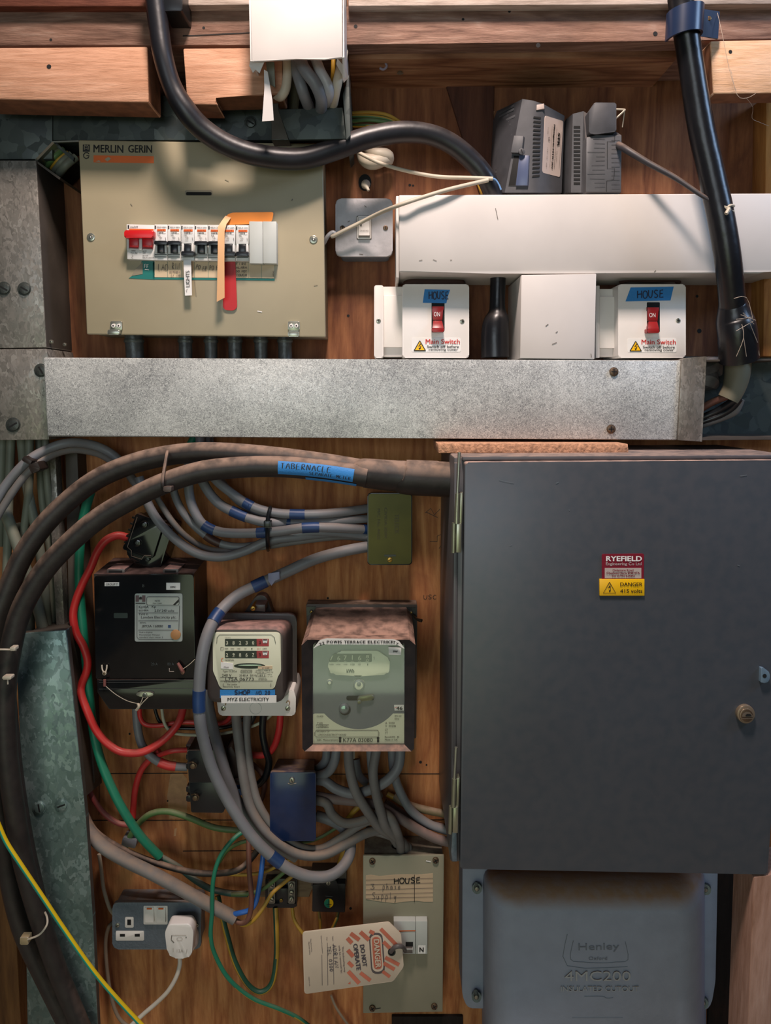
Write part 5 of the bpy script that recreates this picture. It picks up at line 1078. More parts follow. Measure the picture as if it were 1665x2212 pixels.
def f(mb):
    d = .130
    mb.prism([(674, 1386), (876, 1386), (876, 1609), (674, 1609)], d, d - .004, DIALG); 
    # cream bottom with circular cut
    arc = []
    for k in range(17):
        x = 701 + (848 - 701) * k / 16; yy = 1476.5 + math.sqrt(max(0, 98.4**2 - (x - 774.5)**2)); arc.append((x, yy))
    for (x0, y0), (x1, y1) in zip(arc, arc[1:]): mb.flat([(x0, y0), (x1, y1), (x1, 1606), (x0, 1606)], d, METER)
    mb.flat(rpoly([(676, 1541), (701, 1541), (701, 1606), (676, 1606)], [4, 1, 1, 1]), d, METER); mb.flat([(848, 1541), (873, 1541), (873, 1606), (848, 1606)], d, METER)
    mb.prism(rpoly([(733, 1406), (816, 1406), (842, 1424), (841, 1450), (835, 1457), (778, 1461), (718, 1457), (708, 1448), (709, 1432)], [4, 4, 5, 8, 6, 2, 8, 8, 4]), d + .004, d - .001, METER, .0012, sidebev=False); h = d + .004
    mb.prism(rpoly([(722, 1412), (803, 1412), (803, 1430), (711, 1430), (711, 1424)], [3, 3, 3, 2, 2]), h + .0003, h - .001, mat('counter_green_black', '#16241a', .3))
    for ch, x, y in (('/', 716, 1421), ('6', 731.5, 1421.5), ('7', 745.5, 1420.5), ('1', 761, 1420), ('6', 776.5, 1421), ('8', 793.5, 1418), ('0', 793.5, 1426)): mb.text(ch, x, y, 2 if ch in '1' else 6.5, 10 if ch not in '80' else 6.5, h + .0004, METER, 0, .02)
    for k in range(5): mb.line([(742 + k * 15.5 - 15, 1429), (745 + k * 15.5 - 15, 1427.5), (748 + k * 15.5 - 15, 1429)], .7, h + .0004, METER)
    for s_, x, ww in (('100000', 716, 9), ('10000', 730.5, 9), ('1000', 746, 8), ('100', 761.5, 8.5), ('10', 776, 5), ('1', 794, 1.5)): mb.text(s_, x, 1435, ww, 4 if len(s_) < 4 else 2.5, h, INK)
    mb.textin('kWh', 748.5, 1445, 765, 1453, h, INK, .02); mb.line([(808, 1425), (808, 1418), (806.5, 1420)], .8, h, INK); mb.flat([(764, 1459), (782, 1459), (778, 1461.5), (768, 1461.5)], h, INK)
    mb.disc(711.5, 1475, 6, d + .004, d, METER, 16, .002); mb.disc(775, 1481, 13, d + .005, d, METER, 22, .003); mb.disc(775, 1478, 5, d + .006, d + .004, DIALG, 14, .001)
    mb.prism(rr(748, 1503, 808, 1513, 5), d + .0004, d - .001, DARK); mb.prism(rotp(rr(772, 1503, 808, 1514, 5), 790, 1508, -8), d + .004, d, mat('dull_lever', '#7c7c5e', .35, .5), .0015); mb.disc(775.5, 1517.5, 5, d + .007, d, mat('dull_lever', '#7c7c5e'), 14, .001)
    mb.disc(745, 1533, 13, d + .001, d, INK, 22); mb.disc(743, 1532, 11.5, d + .005, d, mat('steel_ball', '#a0b4b8', .15, .8), 22, .003)
    mb.prism([(851, 1523), (872, 1523), (872, 1535), (852, 1535)], d + .0006, d, WLAB); mb.textin('46', 855.5, 1526, 869.5, 1533, d + .0007, INK, .03); mb.line([(852, 1529), (858, 1527)], .8, d + .0008, RINK)
    h = d + .0006
    for s_, x0, x1, y, hh in (('CLASS', 684, 698, 1547, 3.6), ('TYPE', 684.5, 697, 1562, 3.6), ('C43B/UM', 686.5, 707, 1568.5, 3.8), ('3PH 4W', 852, 867, 1546.5, 3.4), ('50Hz', 852, 862, 1552.5, 3.4), ('A  3X50', 832, 852, 1561.5, 4), ('V  3X240', 832, 855, 1568, 4), ('CT', 831.5, 837.5, 1576, 4), ('VT', 831.5, 837.5, 1582.5, 4), ('Revs/kWh  30', 831, 862, 1591.5, 4), ('Made in UK', 831, 859, 1597.5, 3.6), ('PROPERTY OF', 684.5, 711.5, 1580, 2.8), ('LONDON ELECTRICITY BOARD', 686.5, 747.5, 1587, 3.6), ('GEC Measurements', 684.5, 731, 1597.8, 3.6)): mb.textin(s_, x0, y - hh/2, x1, y + hh/2, h, INK)
    mb.textin('K77A 03080', 741, 1594, 804.5, 1602, h, INK)
    mb.line(rr(682, 1577, 817, 1592, 3) + [(682, 1578)], .9, h, INK); mb.line([(683, 1565.5), (710, 1565.5), (710, 1571.5), (683, 1571.5), (683, 1565)], .8, h, INK); mb.line([(679, 1581), (679, 1589)], 1, h, INK); mb.line([(819, 1581), (819, 1589)], .6, h, INK)
    for x in (734.5, 816.5): mb.flat([(x - 2.4, 1597), (x + 2.4, 1597), (x + 2.4, 1603), (x - 2.4, 1603)], h, INK); mb.flat(circ(x, 1594, 3, 10), h, INK)
part('dial_plate', t, f, 'grey and cream dial plate with counter')
part('window', t, lambda mb: mb.prism([(676, 1388), (873, 1388), (873, 1608), (676, 1608)], .140, .1385, GLASS), 'clear glass window')
def f(mb):
    mb.prism(rpoly([(676, 1402), (690, 1383), (705, 1379), (850, 1381), (862, 1385), (874, 1402), (870, 1400), (858, 1393), (697, 1392), (686, 1395)], 3), .1478, .1472, WLAB)
    s_ = '22 POWIS TERRACE ELECTRICITY'; x = 689; ws = {' ': 3.2, 'I': 2.6, '2': 5.2, 'W': 8, 'M': 7, 'O': 6.6, 'C': 6.2}
    tot = sum(ws.get(c, 5.6) for c in s_); sc_ = 172 / tot
    for c in s_:
        wd = ws.get(c, 5.6) * sc_; xc = x + wd / 2; u = (xc - 775) / 86
        yy = 1386.5 + (6 * max(0, -u - .82) / .18 if u < 0 else 6 * max(0, u - .86) / .14); an = -30 * max(0, -u - .82) / .18 + 30 * max(0, u - .86) / .14
        if c != ' ': mb.text(c, xc, yy, wd * .86, 6.2, .1479, INK, an, .03)
        x += wd
part('typed_label', t, f, 'white typed sticker curling at its ends')
def f(mb): mb.prism([(839, 1398), (866.5, 1399), (866, 1415), (839.5, 1414)], .1412, .1406, WLAB); mb.textin('EM6F', 848.5, 1405, 859, 1409, .1413, INK, .02)
part('sticker', t, f)
part('lead_seal', t, lambda mb: mb.tube([(889, 1325, .03), (900, 1337, .04), (911, 1341, .045)], [.001, .0022, .0028], BRONZE, 8))
part('fixing_stud', t, lambda mb: mb.tube([(764, 1622, .09), (764, 1638, .09)], .002, ZINC, 8))
# ================================================================== grey big cabinet
t = thing('distribution_cabinet', 'large dark grey steel cabinet with red and yellow signs on its door', 'cabinet', 1320, 1885, 0)
DB = .225
def f(mb):
    mb.prism([(980, 987), (1712, 983), (1648, 1868), (972, 1862)], DB, 0, BOXG, .003)
    mb.prism([(981, 1000), (990, 1000), (985, 1640), (978, 1640)], DB + .004, DB - .002, BOXG, .0008)
    mb.prism([(976, 1797), (987, 1797), (988, 1862), (976, 1862), (973, 1840)], DB + .01, DB - .01, HAMM, .001)
part('box', t, f)
DD = .25
def f(mb):
    mb.prism(rpoly([(1004, 999), (1722, 994), (1657, 1889), (994, 1877)], [7, 5, 4, 4]), DD, DD - .02, DOORG, .0035, 3)
    k = mat('door_scuff', '#5e646a', .5)
    for q in ([(1077, 1036), (1092, 1040), (1110, 1043)], [(1200, 1044), (1206, 1041)], [(1228, 1101), (1230, 1102)], [(1598, 1028), (1612, 1026)], [(1592, 1220), (1597, 1222)], [(1100, 1178), (1106, 1176)]): mb.line(q, 1.5, DD, k)
part('door', t, f)
part('door_lip', t, lambda mb: mb.prism([(998, 986), (1714, 982), (1714, 991), (998, 996)], .232, .2, BOXG, .0015))
def hinge(y0, y1, y2, y3, xo):
    def f(mb):
        mb.tube([(990 + xo, y0, .245), (988 + xo, (y0+y1)/2, .245), (986 + xo, y1 + 3, .245)], .0021, ZINC, 12)
        mb.tube([(986.5 + xo, y1, .245), (985 + xo, (y1+y2)/2, .245), (984 + xo, y2, .245)], .0034, ZINCY, 14)
        mb.prism([(992 + xo, y1 - 1), (998 + xo, y1 - 2), (996 + xo, y2), (990 + xo, y2 - 1)], .242, .23, ZINCY, .0005)
        mb.tube([(979 + xo, y2 - 2, .24), (978 + xo, (y2+y3)/2, .24), (977 + xo, y3, .24)], .0030, ZINCY, 14)
        mb.prism([(984 + xo, y2 + 1), (995 + xo, y2), (994 + xo, y3), (983 + xo, y3)], .246, .236, ZINCY, .0008)
    return f
part('hinge', t, hinge(977, 1066, 1131, 1194, 2)); part('hinge', t, hinge(1614, 1682, 1743, 1800, -5))
def f(mb):
    d = DD + .0015; mb.prism(rpoly([(1300, 1197), (1391, 1196), (1390, 1252), (1300, 1252)], [4, 4, 0, 0]), d, DD - .001, MAROON)
    mb.textin('RYEFIELD', 1308.5, 1201, 1386, 1212, d, WINK, .03); mb.textin('Engineering Co Ltd', 1308, 1214.5, 1385, 1222.5, d, WINK, .005)
    mb.prism([(1306, 1227), (1385, 1227), (1385, 1249), (1306, 1249)], d + .0002, d - .001, FAWN)
    mb.textin('Delamare Road', 1323, 1229.5, 1367.5, 1234, d + .0003, MAROON, .02); mb.textin('Cheshunt Herts EN8 9TA', 1309.5, 1235.2, 1381.5, 1240, d + .0003, MAROON, .02); mb.textin('Tel: 01992 624442', 1320, 1241.5, 1371, 1246, d + .0003, MAROON, .02)
part('maker_sign', t, f, 'maroon maker sign with white lettering')
def f(mb):
    d = DD + .0025; mb.prism([(1295, 1251), (1392, 1251), (1392, 1287), (1295, 1287)], d, DD - .001, YELS, .0005)
    mb.line([(1316, 1257.5), (1329.5, 1281), (1302.5, 1281), (1316, 1257.5), (1317, 1259)], 1.5, d, INK); mb.line([(1317.5, 1264), (1313, 1270.5), (1318.5, 1269.5), (1316.5, 1278)], 1.3, d, INK); mb.flat([(1314.5, 1275), (1319.5, 1275.5), (1316, 1279.5)], d, INK); mb.flat([(1317, 1263.5), (1314, 1270), (1319, 1268)], d, INK)
    mb.textin('DANGER', 1339, 1258, 1387, 1266, d, INK, .012); mb.textin('415 volts', 1339, 1272.5, 1387, 1280.5, d, INK, .012)
part('warning_sign', t, f, 'yellow danger sign')
def f(mb):
    mb.disc(1612, 1544, 20, DD + .006, DD - .001, mat('brass_grey_lock', '#8e7c68', .35, .5), 26, .002); mb.disc(1613, 1546, 15, DD + .008, DD + .005, BRONZE, 22, .001)
    mb.flat([(1602, 1548), (1604, 1541), (1611, 1537), (1619, 1538), (1625, 1545), (1625, 1549)], DD + .008, mat('lock_light', '#7c6e60', .4, .4)); mb.flat(rpoly([(1609, 1547), (1612, 1542), (1620, 1542), (1624, 1547)], 2), DD + .0085, DARK); mb.line([(1602, 1551), (1626, 1551)], 2, DD + .009, mat('lock_light', '#7c6e60'))
part('lock', t, f, 'round brass-grey lock')
solo('latch_plate', 'small pale blue latch plate at the right edge beside the cabinet door', 'latch', lambda mb: (mb.prism(rpoly([(1644, 1443), (1650, 1443), (1662, 1452), (1663, 1468), (1655, 1476), (1643, 1474)], [1, 4, 5, 5, 4, 1]), DD + .006, DD - .001, mat('pale_blue_latch', '#7c94a8', .35, .3), .0005), mb.flat(circ(1651, 1460, 4.5, 14), DD + .006, DARK)))
# ================================================================== cast cutout box
t = thing('cutout_box', 'large grey-blue cast fuse box with raised lettering under the grey cabinet', 'fuse box', 1270, 2212, 0)
part('flange', t, lambda mb: mb.prism(rpoly([(999, 1872), (1550, 1878), (1545, 2120), (1534, 2185), (1010, 2178), (998, 2150)], [2, 2, 10, 24, 10, 12]), .062, 0.0, CAST, .004, 3, sidebev=False), 'flat back flange')
def f(mb):
    def q(x0, y0, x1, y1, r, d): return [W(x, y, d) for x, y in rpoly([(x0, y0), (x1, y0), (x1, y1), (x0, y1)], r, 5)]
    mb.loft([q(1041, 1868, 1525, 2290, 30, .0), q(1043, 1872, 1522, 2290, 30, .062), q(1048, 1888, 1520, 2300, 34, .11), q(1058, 1910, 1514, 2320, 34, .135), q(1074, 1935, 1502, 2330, 34, .152), q(1096, 1957, 1484, 2330, 28, .160), q(1112, 1972, 1470, 2330, 22, .162)], CAST)
part('cover', t, f)
def f(mb):
    d = .1625
    def emb(fn): fn(d, CASTL)
    mb.text('4MC200', 1290, 2107, 142, 21, .1636, CASTL, 0, .01); mb.text('INSULATED CUTOUT', 1295, 2135, 168, 11, .1634, CASTL, 0, .015)
    mb.text('Henley', 1295, 2048, 84, 17, .163, CASTM, -1, 0); mb.text('Oxford', 1291, 2070, 40, 7, .163, CASTM, 0, 0)
    mb.line([(1238, 2032), (1232, 2072), (1260, 2078), (1300, 2080), (1330, 2078), (1356, 2073), (1350, 2034)], 1.4, .163, CASTL); mb.line([(1225, 2018), (1225, 2086)], 1, .163, CASTM); mb.line([(1352, 2018), (1352, 2030)], 1, .163, CASTM); mb.line([(1226, 2086), (1355, 2088)], 1, .163, CASTM)
    mb.line([(1236, 2198), (1345, 2198)], 1.4, .163, CASTM); mb.line([(1262, 2152), (1300, 2152), (1310, 2156), (1324, 2155)], 1.2, .163, CASTL)
CASTL = mat('cast_lettering', '#a4a4a4', .45, var=.05); CASTM = mat('cast_lettering_dim', '#6c737c', .5, var=.05)
def g(mb):
    # raised letters as solid strokes
    for s_, cx_, cy_, w_, h_, hh in (('4MC200', 1290, 2107, 142, 21, .0018), ('INSULATED CUTOUT', 1295, 2135, 168, 11, .0012)):
        vs, fs = glyph(s_); top = [mb.bm.verts.new(W(cx_ + (u - .5) * w_, cy_ + (.5 - v) * h_, .1625) - Vector((0, hh, 0))) for u, v in vs]; bot = [mb.bm.verts.new(W(cx_ + (u - .5) * w_, cy_ + (.5 - v) * h_, .1618)) for u, v in vs]
        cnt = {}
        for q in fs:
            mb.face([top[i] for i in q], CASTL)
            for a, b in zip(q, q[1:] + q[:1]): cnt[(a, b)] = 1
        for (a, b) in cnt:
            if (b, a) not in cnt: mb.face([top[a], top[b], bot[b], bot[a]], CAST)
    d = .1622
    mb.text('Henley', 1293, 2047, 88, 19, .1625, CASTM, -1, 0); mb.text('Oxford', 1291, 2070, 40, 7, .1625, CASTM, 0, 0)
    for P in ([(1238, 2032), (1232, 2072), (1260, 2078), (1300, 2080), (1330, 2078), (1356, 2073), (1350, 2034)], [(1225, 2018), (1225, 2086), (1355, 2088)], [(1236, 2198), (1345, 2198)], [(1262, 2152), (1300, 2152), (1310, 2156), (1324, 2155)]):
        mb.tube([(x, y, .162) for x, y in P], .0006, CASTM, 6, res=3)
part('raised_lettering', t, g, 'raised cast lettering and emblem')
for x, y in ((1030, 1918), (1524, 1920), (1029, 2152), (1519, 2165)):
    part('bolt', t, lambda mb: (mb.tube([(x, y - 4, .06), (x, y + 2, .078)], .008, BOLT, 16, res=2), mb.disc(x, y + 3, 5.5, .082, .07, ZINC, 12, .001)))
# ================================================================== isolator enclosure
D = .062
t = thing('isolator_box', 'tall beige metal box with a lined paper label and a locked-off switch', 'isolator', 870, 2190, 0)
part('back_box', t, lambda mb: mb.prism([(786, 1850), (957, 1849), (954, 2184), (786, 2187)], D - .003, 0, ISO, .001))
part('entry_hole', t, lambda mb: (lambda c: mb.solid([c + Vector((.0185 * math.cos(a), .0125 * math.sin(a), .0004)) for a in [k * math.pi / 12 for k in range(24)]], [c + Vector((.0185 * math.cos(a), .0125 * math.sin(a), -.003)) for a in [k * math.pi / 12 for k in range(24)]], DARK))(Vector((W(869, 1835, .035).x, -.030, W(868, 1850, D - .003).z))), 'dark round cable hole')
def f(mb):
    mb.prism([(784, 1849), (959, 1848), (956, 2186), (784, 2189)], D, D - .004, mat('beige_grey_enamel', '#8e8a76', .42, var=.04), .0012)
    mb.line([(920, 1859), (930, 1861)], 2.5, D, WINK); mb.line([(806, 2180), (822, 2177)], 1.5, D, DARK)
part('cover', t, f)
for x, y in ((804, 1862), (941, 1860), (804, 2180), (938, 2176)): part('screw', t, lambda mb: mb.screw(x, y, 7, D, BRONZE, .003, 60, '+'))
def f(mb):
    d = D + .0006; mb.prism([(790, 1892), (800, 1890), (820, 1893), (850, 1890), (880, 1889), (900, 1890), (935, 1887), (935, 1948), (915, 1948), (900, 1946), (870, 1948), (852, 1951), (825, 1948), (805, 1945), (790, 1942)], d, D - .0005, PAPER)
    for k, y in enumerate((1901, 1911, 1922, 1932, 1941)): mb.line([(790, y), (935, y - 4)], .9, d, INKG)
    mb.line([(895, 1889), (895, 1948)], 1.2, d, INK)
    mb.hand('HOUSE', 851, 1897, 60, 12, d, INK, 2.1, -3); mb.hand('3', 800, 1909, 14, 11, d, INKG, 1.2); mb.hand('phase', 826, 1908, 42, 13, d, INKG, 1.2); mb.hand('Supply', 804, 1928, 56, 14, d, INKG, 1.2)
part('paper_label', t, f, 'torn lined paper with handwriting')
def f(mb):
    e = D + .012; mb.prism([(850, 1990), (897, 1990), (897, 2061), (852, 2061)], e, D - .001, GREYPL, .0008); mb.prism([(897.5, 1990), (923, 1990), (923, 2061), (898, 2061)], e, D - .001, GREYPL, .0008)
    mb.line([(862, 2010.5), (897, 2010)], 2.2, e, ORNG); mb.prism([(876, 2035), (892, 2035), (892, 2050), (876, 2050)], e + .0004, e - .001, DARK); mb.prism([(870, 2050), (892, 2050), (892, 2060), (872, 2060)], e + .006, e - .001, mat('grey_brown_toggle', '#5a5450', .5), .0008); mb.prism([(903, 2043), (919, 2043), (919, 2060), (903, 2060)], e + .0004, e - .0005, WLAB); mb.textin('N', 905.5, 2046, 915, 2056, e + .0005, INK, .03)
part('breaker', t, f, 'light grey isolator breaker')
# tag
t = thing('lockout_tag', 'laminated danger tag with pink stripes hanging sideways from the beige box switch', 'tag', 870, 2050, .09)
TP = rpoly([(653, 2013), (840, 1991), (866, 2017), (872, 2088), (849, 2120), (657, 2148)], [7, 4, 4, 4, 4, 8], 3); DT = .098
def f(mb):
    mb.prism(TP, DT, DT - .0012, TAGW, .0003, sidebev=False)
    k = mat('pink_stripe', '#c87058', .5)
    def st(x0, y0, x1, y1, w_): mb.line([(x0, y0), (x1, y1)], w_, DT, k, .0004)
    for a in ((757, 2016, 776, 2030, 9), (778, 2013, 797, 2030, 9), (798, 2011, 808, 2016, 8), (822, 2006, 859, 2044, 8), (750, 2026, 760, 2037, 9), (751, 2052, 763, 2066, 9), (752, 2078, 762, 2088, 8), (752, 2098, 776, 2124, 9), (778, 2101, 800, 2118, 8), (828, 2034, 842, 2048, 8), (832, 2068, 862, 2084, 8), (828, 2080, 852, 2094, 8), (826, 2098, 842, 2110, 7)): st(*a)
    mb.flat([(751, 2125), (757, 2120), (757, 2126)], DT, k)
    p = rotp(rr(799, 2015, 829, 2104, 14), 814, 2060, -4); h = DT + .0003
    mb.prism(p, h, DT, mat('tag_grey', '#5a5254', .5)); mb.prism(rotp(rr(802, 2020, 826, 2099, 12), 814, 2060, -4), h + .0003, DT, TAGW); mb.prism(rotp(rr(805, 2024, 823, 2094, 9), 814, 2060, -4), h + .0005, DT, k)
    mb.text('DANGER', 815, 2059, 62, 12, h + .0006, TAGW, 86, .04); kk = mat('tag_dark_print', '#4a444c', .5)
    mb.text('DO NOT', 785, 2064, 48, 10, DT, kk, 82, .04); mb.text('OPERATE', 771, 2067, 58, 10, DT, kk, 82, .04)
    for s_, x, y, ww, hh in (('This lockout/tag may', 742, 2072, 56, 5), ('only be removed by:', 735, 2072, 60, 5), ('Name:', 719, 2027, 10, 3), ('Dept:', 706, 2028, 8, 3), ('Expected completion', 695, 2040, 38, 3), ('Manufactured by', 672, 2042, 28, 3), ('Electrical Safety', 668, 2048, 28, 3.5), ('MADE IN USA', 668, 2120, 20, 2)): mb.text(s_, x, y, ww, hh, DT, kk, 85)
    for x, y0, y1 in ((720, 2038, 2126), (707, 2036, 2128), (695, 2062, 2128)): mb.line([(x, y0), (x + 1, y1)], .9, DT, kk)
    mb.hand('ADRIAN', 726, 2040, 52, 8, DT, INKB, 1.1, 84); mb.hand('TEL 0300', 714, 2044, 56, 7, DT, INKB, 1, 84)
    mb.prism(circ(846, 2057, 8.5, 18), DT + .0006, DT - .0014, DARK)
part('card', t, f)
part('clip', t, lambda mb: (mb.ring(W(846, 2057, DT), (0, 1, 0), .0052, .0012, BOLT, 18, 6), mb.tube([(844, 2056, DT), (853, 2046, DT + .006), (866, 2044, DT + .004), (874, 2050, DT - .01), (874, 2054, D + .012)], [.0035, .0036, .0036, .003, .003], mat('padlock_grey', '#5c5656', .5), 10)))
# ================================================================== fuse carriers and blocks
t = thing('fuse_carrier', 'black double fuse carrier block with two sealed screws, below the black meter', 'fuse block', 440, 1756, 0)
def f(mb):
    mb.prism(rpoly([(401, 1608), (492, 1608), (498, 1640), (498, 1735), (412, 1735), (408, 1640)], 3), .03, 0, MBODY, .001)
    mb.prism(rpoly([(404, 1621), (486, 1620), (488, 1690), (408, 1690)], 3), .062, 0, BLK, .002); mb.prism(rpoly([(408, 1690), (488, 1689), (490, 1738), (482, 1756), (413, 1755)], 2), .06, 0, BLK, .002)
    for y in (1628, 1648, 1698, 1718): mb.prism(rr(402, y, 414, y + 14, 3), .055, .01, BLK, .001)
part('body', t, f)
for x, y in ((416, 1656), (421, 1725)):
    def f(mb): mb.disc(x, y, 6, .068, .06, BRONZE, 14, .001); mb.tube([(x - 8, y - 8, .066), (x, y - 10, .07), (x + 8, y - 4, .068), (x + 5, y + 4, .07)], .0012, BRONZE, 6)
    part('sealed_screw', t, f)
solo('terminal_shroud', 'brown dusty terminal shroud half hidden behind the grey cables right of the fuse carrier', 'terminal block', lambda mb: (mb.prism(rpoly([(486, 1618), (500, 1612), (514, 1640), (524, 1650), (522, 1690), (500, 1700), (486, 1690)], 4), .045, 0, mat('brown_shroud', '#3a2620', .5, dust=.6), .002), mb.prism(rr(500, 1684, 520, 1696, 3), .05, .02, MBODY, .001), mb.prism(rr(506, 1704, 528, 1718, 2), .04, .0, BLUEC, .001)))
t = thing('junction_box', 'deep blue-black enamel box with dusty top below the cream meter', 'junction box', 632, 1815, 0)
def f(mb):
    mb.loft([[W(x, y, .004) for x, y in [(600, 1640), (679, 1640), (679, 1770), (600, 1770)]], [W(x, y, .086) for x, y in [(585, 1670), (679, 1670), (681, 1815), (586, 1814)]]], BLUEB)
part('body', t, f)
part('lid', t, lambda mb: mb.prism(rr(583, 1668, 682, 1817, 5), .092, .086, BLUEB, .0015, 3, sidebev=False))
part('screw', t, lambda mb: (mb.screw(630, 1686, 6, .092, ZINC, .003, 70), mb.line([(622, 1691), (628, 1694), (640, 1691)], 1.6, .092, COB)))
solo('mounting_board', 'grey-brown backing board behind the earth terminal blocks', 'board', lambda mb: mb.prism([(560, 1880), (748, 1884), (748, 1915), (672, 1920), (668, 1938), (560, 1938)], .014, 0, wood('backing_board', ['#4a3a2c', '#6a5642', '#7c6850', '#8a765e'], 'X', 2, ring=.2, seed=21), .001))
t = thing('terminal_block', 'open black terminal block with silver screws left of the labelled earth block', 'terminal block', 607, 1962, 0)
part('base', t, lambda mb: (mb.prism(rr(573, 1898, 641, 1959, 2), .026, 0, BLK, .001), mb.prism(rpoly([(574, 1952), (639, 1952), (636, 1961), (577, 1961)], 1), .03, 0, BLK, .001), mb.prism(rr(603, 1919, 621, 1952, 1.5), .036, .02, BLK, .001)))
for x in (586, 629):
    def f(mb):
        mb.prism(rr(x - 7, 1904, x + 8, 1952, 2), .032, .02, mat('dull_silver_bar', '#7a766e', .4, .6), .001)
        for y in (1914, 1930, 1944): mb.screw(x, y, 5.5, .033, ZINC, .0025, random.choice((20, 70, 110)))
    part('terminal_bar', t, f)
part('screw', t, lambda mb: mb.screw(607, 1946, 3.6, .036, BRASSC, .002, 0, '+'), 'brass screw'); 
t = thing('earth_block', 'black earth block with round green and yellow sticker', 'earth block', 710, 1972, 0)
part('base', t, lambda mb: mb.prism(rr(672, 1880, 748, 1915, 2), .022, 0, mat('fawn_block', '#4a4038', .6), .001))
part('cover', t, lambda mb: mb.prism(rpoly([(675, 1911), (695, 1910), (697, 1901), (726, 1901), (728, 1909), (746, 1909), (745, 1971), (674, 1969)], [2, 1, 3, 3, 1, 2, 2, 2]), .036, 0, BLK, .0015))
part('screw', t, lambda mb: mb.screw(709, 1908, 5, .036, ZINC, .002, 100))
def f(mb):
    mb.prism(circ(710, 1951, 10, 24), .0366, .0355, YELS); a = [(710 + 10 * math.cos(rad(k)), 1951 + 10 * math.sin(rad(k))) for k in range(80, 281, 20)]; mb.flat(a, .0366, GREEN); mb.line([(710, 1944), (710, 1954)], 1.2, .0372, INK); mb.line([(705, 1954), (716, 1954)], 1.2, .0372, INK); mb.line([(707, 1957), (714, 1957)], 1, .0372, INK)
    mb.line([(703, 1935), (718, 1936)], 1.2, .0362, mat('dim_print', '#3c4044'))
part('earth_sticker', t, f, 'round green and yellow earth sticker')
# ================================================================== double socket and plug
t = thing('wall_socket', 'grey metal-clad double socket with the left outlet empty', 'socket', 338, 2051, 0)
part('back_box', t, lambda mb: mb.prism(rr(246, 1955, 430, 2048, 8), .042, .0, HAMM, .001))
def f(mb):
    mb.prism(rr(242.5, 1949.5, 434, 2051, 13), .049, .042, HAMM, .0016, 3, sidebev=False); d = .0496
    mb.prism(rr(270, 1981, 288.5, 2004, 2), d, .048, WPL, .0003); mb.flat([(275, 1986), (283, 1986), (283, 1998), (275, 1998)], d, DARK)
    mb.prism(rr(250, 2011, 311, 2032, 2), d, .048, WPL, .0003)
    for x in (259, 291): mb.flat([(x, 2017), (x + 11, 2017), (x + 11, 2023), (x, 2023)], d, DARK)
part('face_plate', t, f)
def f(mb):
    d = .0505; mb.prism(rr(310, 1957, 362, 1997, 2), d, .048, WPL, .0004)
    for x in (313, 338):
        A = [W(x, 1960, d + .001), W(x + 19, 1960, d + .001), W(x + 19, 1993, d + .005), W(x, 1993, d + .005)]; mb.solid(A, [p + Vector((0, .006, 0)) for p in A], WPL, .0004); mb.line([(x + 4, 1962.5), (x + 15, 1962.5)], 3.2, d + .0016, ORNG)
part('rocker', t, f, 'pair of white switch rockers with red flags')
for x in (253, 424): part('screw', t, lambda mb: mb.screw(x, 2000, 4.6, .049, ZINC, .0025, 160))
t = thing('power_plug', 'white three-pin plug in the right outlet of the socket', 'plug', 388, 2071, .05)
part('base', t, lambda mb: mb.loft([[W(x, y, .050) for x, y in rpoly([(375, 1985), (420, 1988), (430, 2015), (428, 2042), (414, 2050), (372, 2046), (366, 2010)], 8, 3)], [W(x, y, .072) for x, y in rpoly([(366, 1990), (412, 1990), (421, 2008), (420, 2050), (410, 2062), (364, 2062), (360, 2008)], 8, 3)]], WPL))
def f(mb):
    P0 = rpoly([(363, 1997), (410, 1996), (418, 2012), (414, 2064), (402, 2071), (372, 2070), (361, 2058), (356, 2014)], 7, 3); mb.prism(P0, .092, .070, WPL, .003, 3, sidebev=False)
    k = mat('plug_relief', '#b8b0a6', .5); mb.line([(371, 2020), (402, 2020), (402, 2026)], 1, .092, k); mb.line([(371, 2020), (370, 2030), (376, 2036)], 1.6, .092, INKG); mb.line(circ(388, 2028, 6, 16, 4) + [(394, 2028)], .8, .092, k); mb.line([(374, 2056), (374, 2048)], 1.2, .092, k); mb.line([(404, 2050), (402, 2060)], 1.2, .092, k); mb.textin('13A', 382, 2050, 396, 2057, .092, k); mb.line([(401, 2024), (403, 2025)], 2.4, .092, INK)
part('cover', t, f)
part('flex', t, lambda mb: mb.tube([(388, 2068, .075), (388, 2085, .078), (380, 2112, .08), (362, 2142, .08), (336, 2168, .08), (308, 2192, .08), (270, 2228, .08), (240, 2260, .08)], .0036, mat('white_flex', '#cfc6b8', .45), 12), 'white flex')
cable('cable', 'thin pale cable hanging down behind the left side of the double socket', [(214, 1845, .02), (219, 1880, .02), (224, 1920, .02), (236, 1960, .018), (246, 1975, .01)], .0032, WHC, sides=10)
cable('cable', 'thin pale cable leaving the socket and curving down to the bottom edge', [(244, 1992, .012), (234, 2005, .02), (228, 2040, .02), (232, 2100, .02), (242, 2160, .02), (258, 2200, .02), (285, 2222, .02)], .0032, mat('dim_pale_cable', '#8a7c6a', .6), sides=10)
cable('earth_wire', 'bright green and yellow earth cable running diagonally across the lower left corner', [(-20, 1745, .19), (-4, 1780, .19), (14, 1820, .19), (45, 1868, .19), (90, 1935, .19), (140, 2010, .19), (200, 2095, .19), (255, 2160, .19), (330, 2240, .19)], .0036, YEL, None, (), (mat('bright_green_sheath', '#16907a', .4), .5, 0, .62), cat='wire', sides=16)
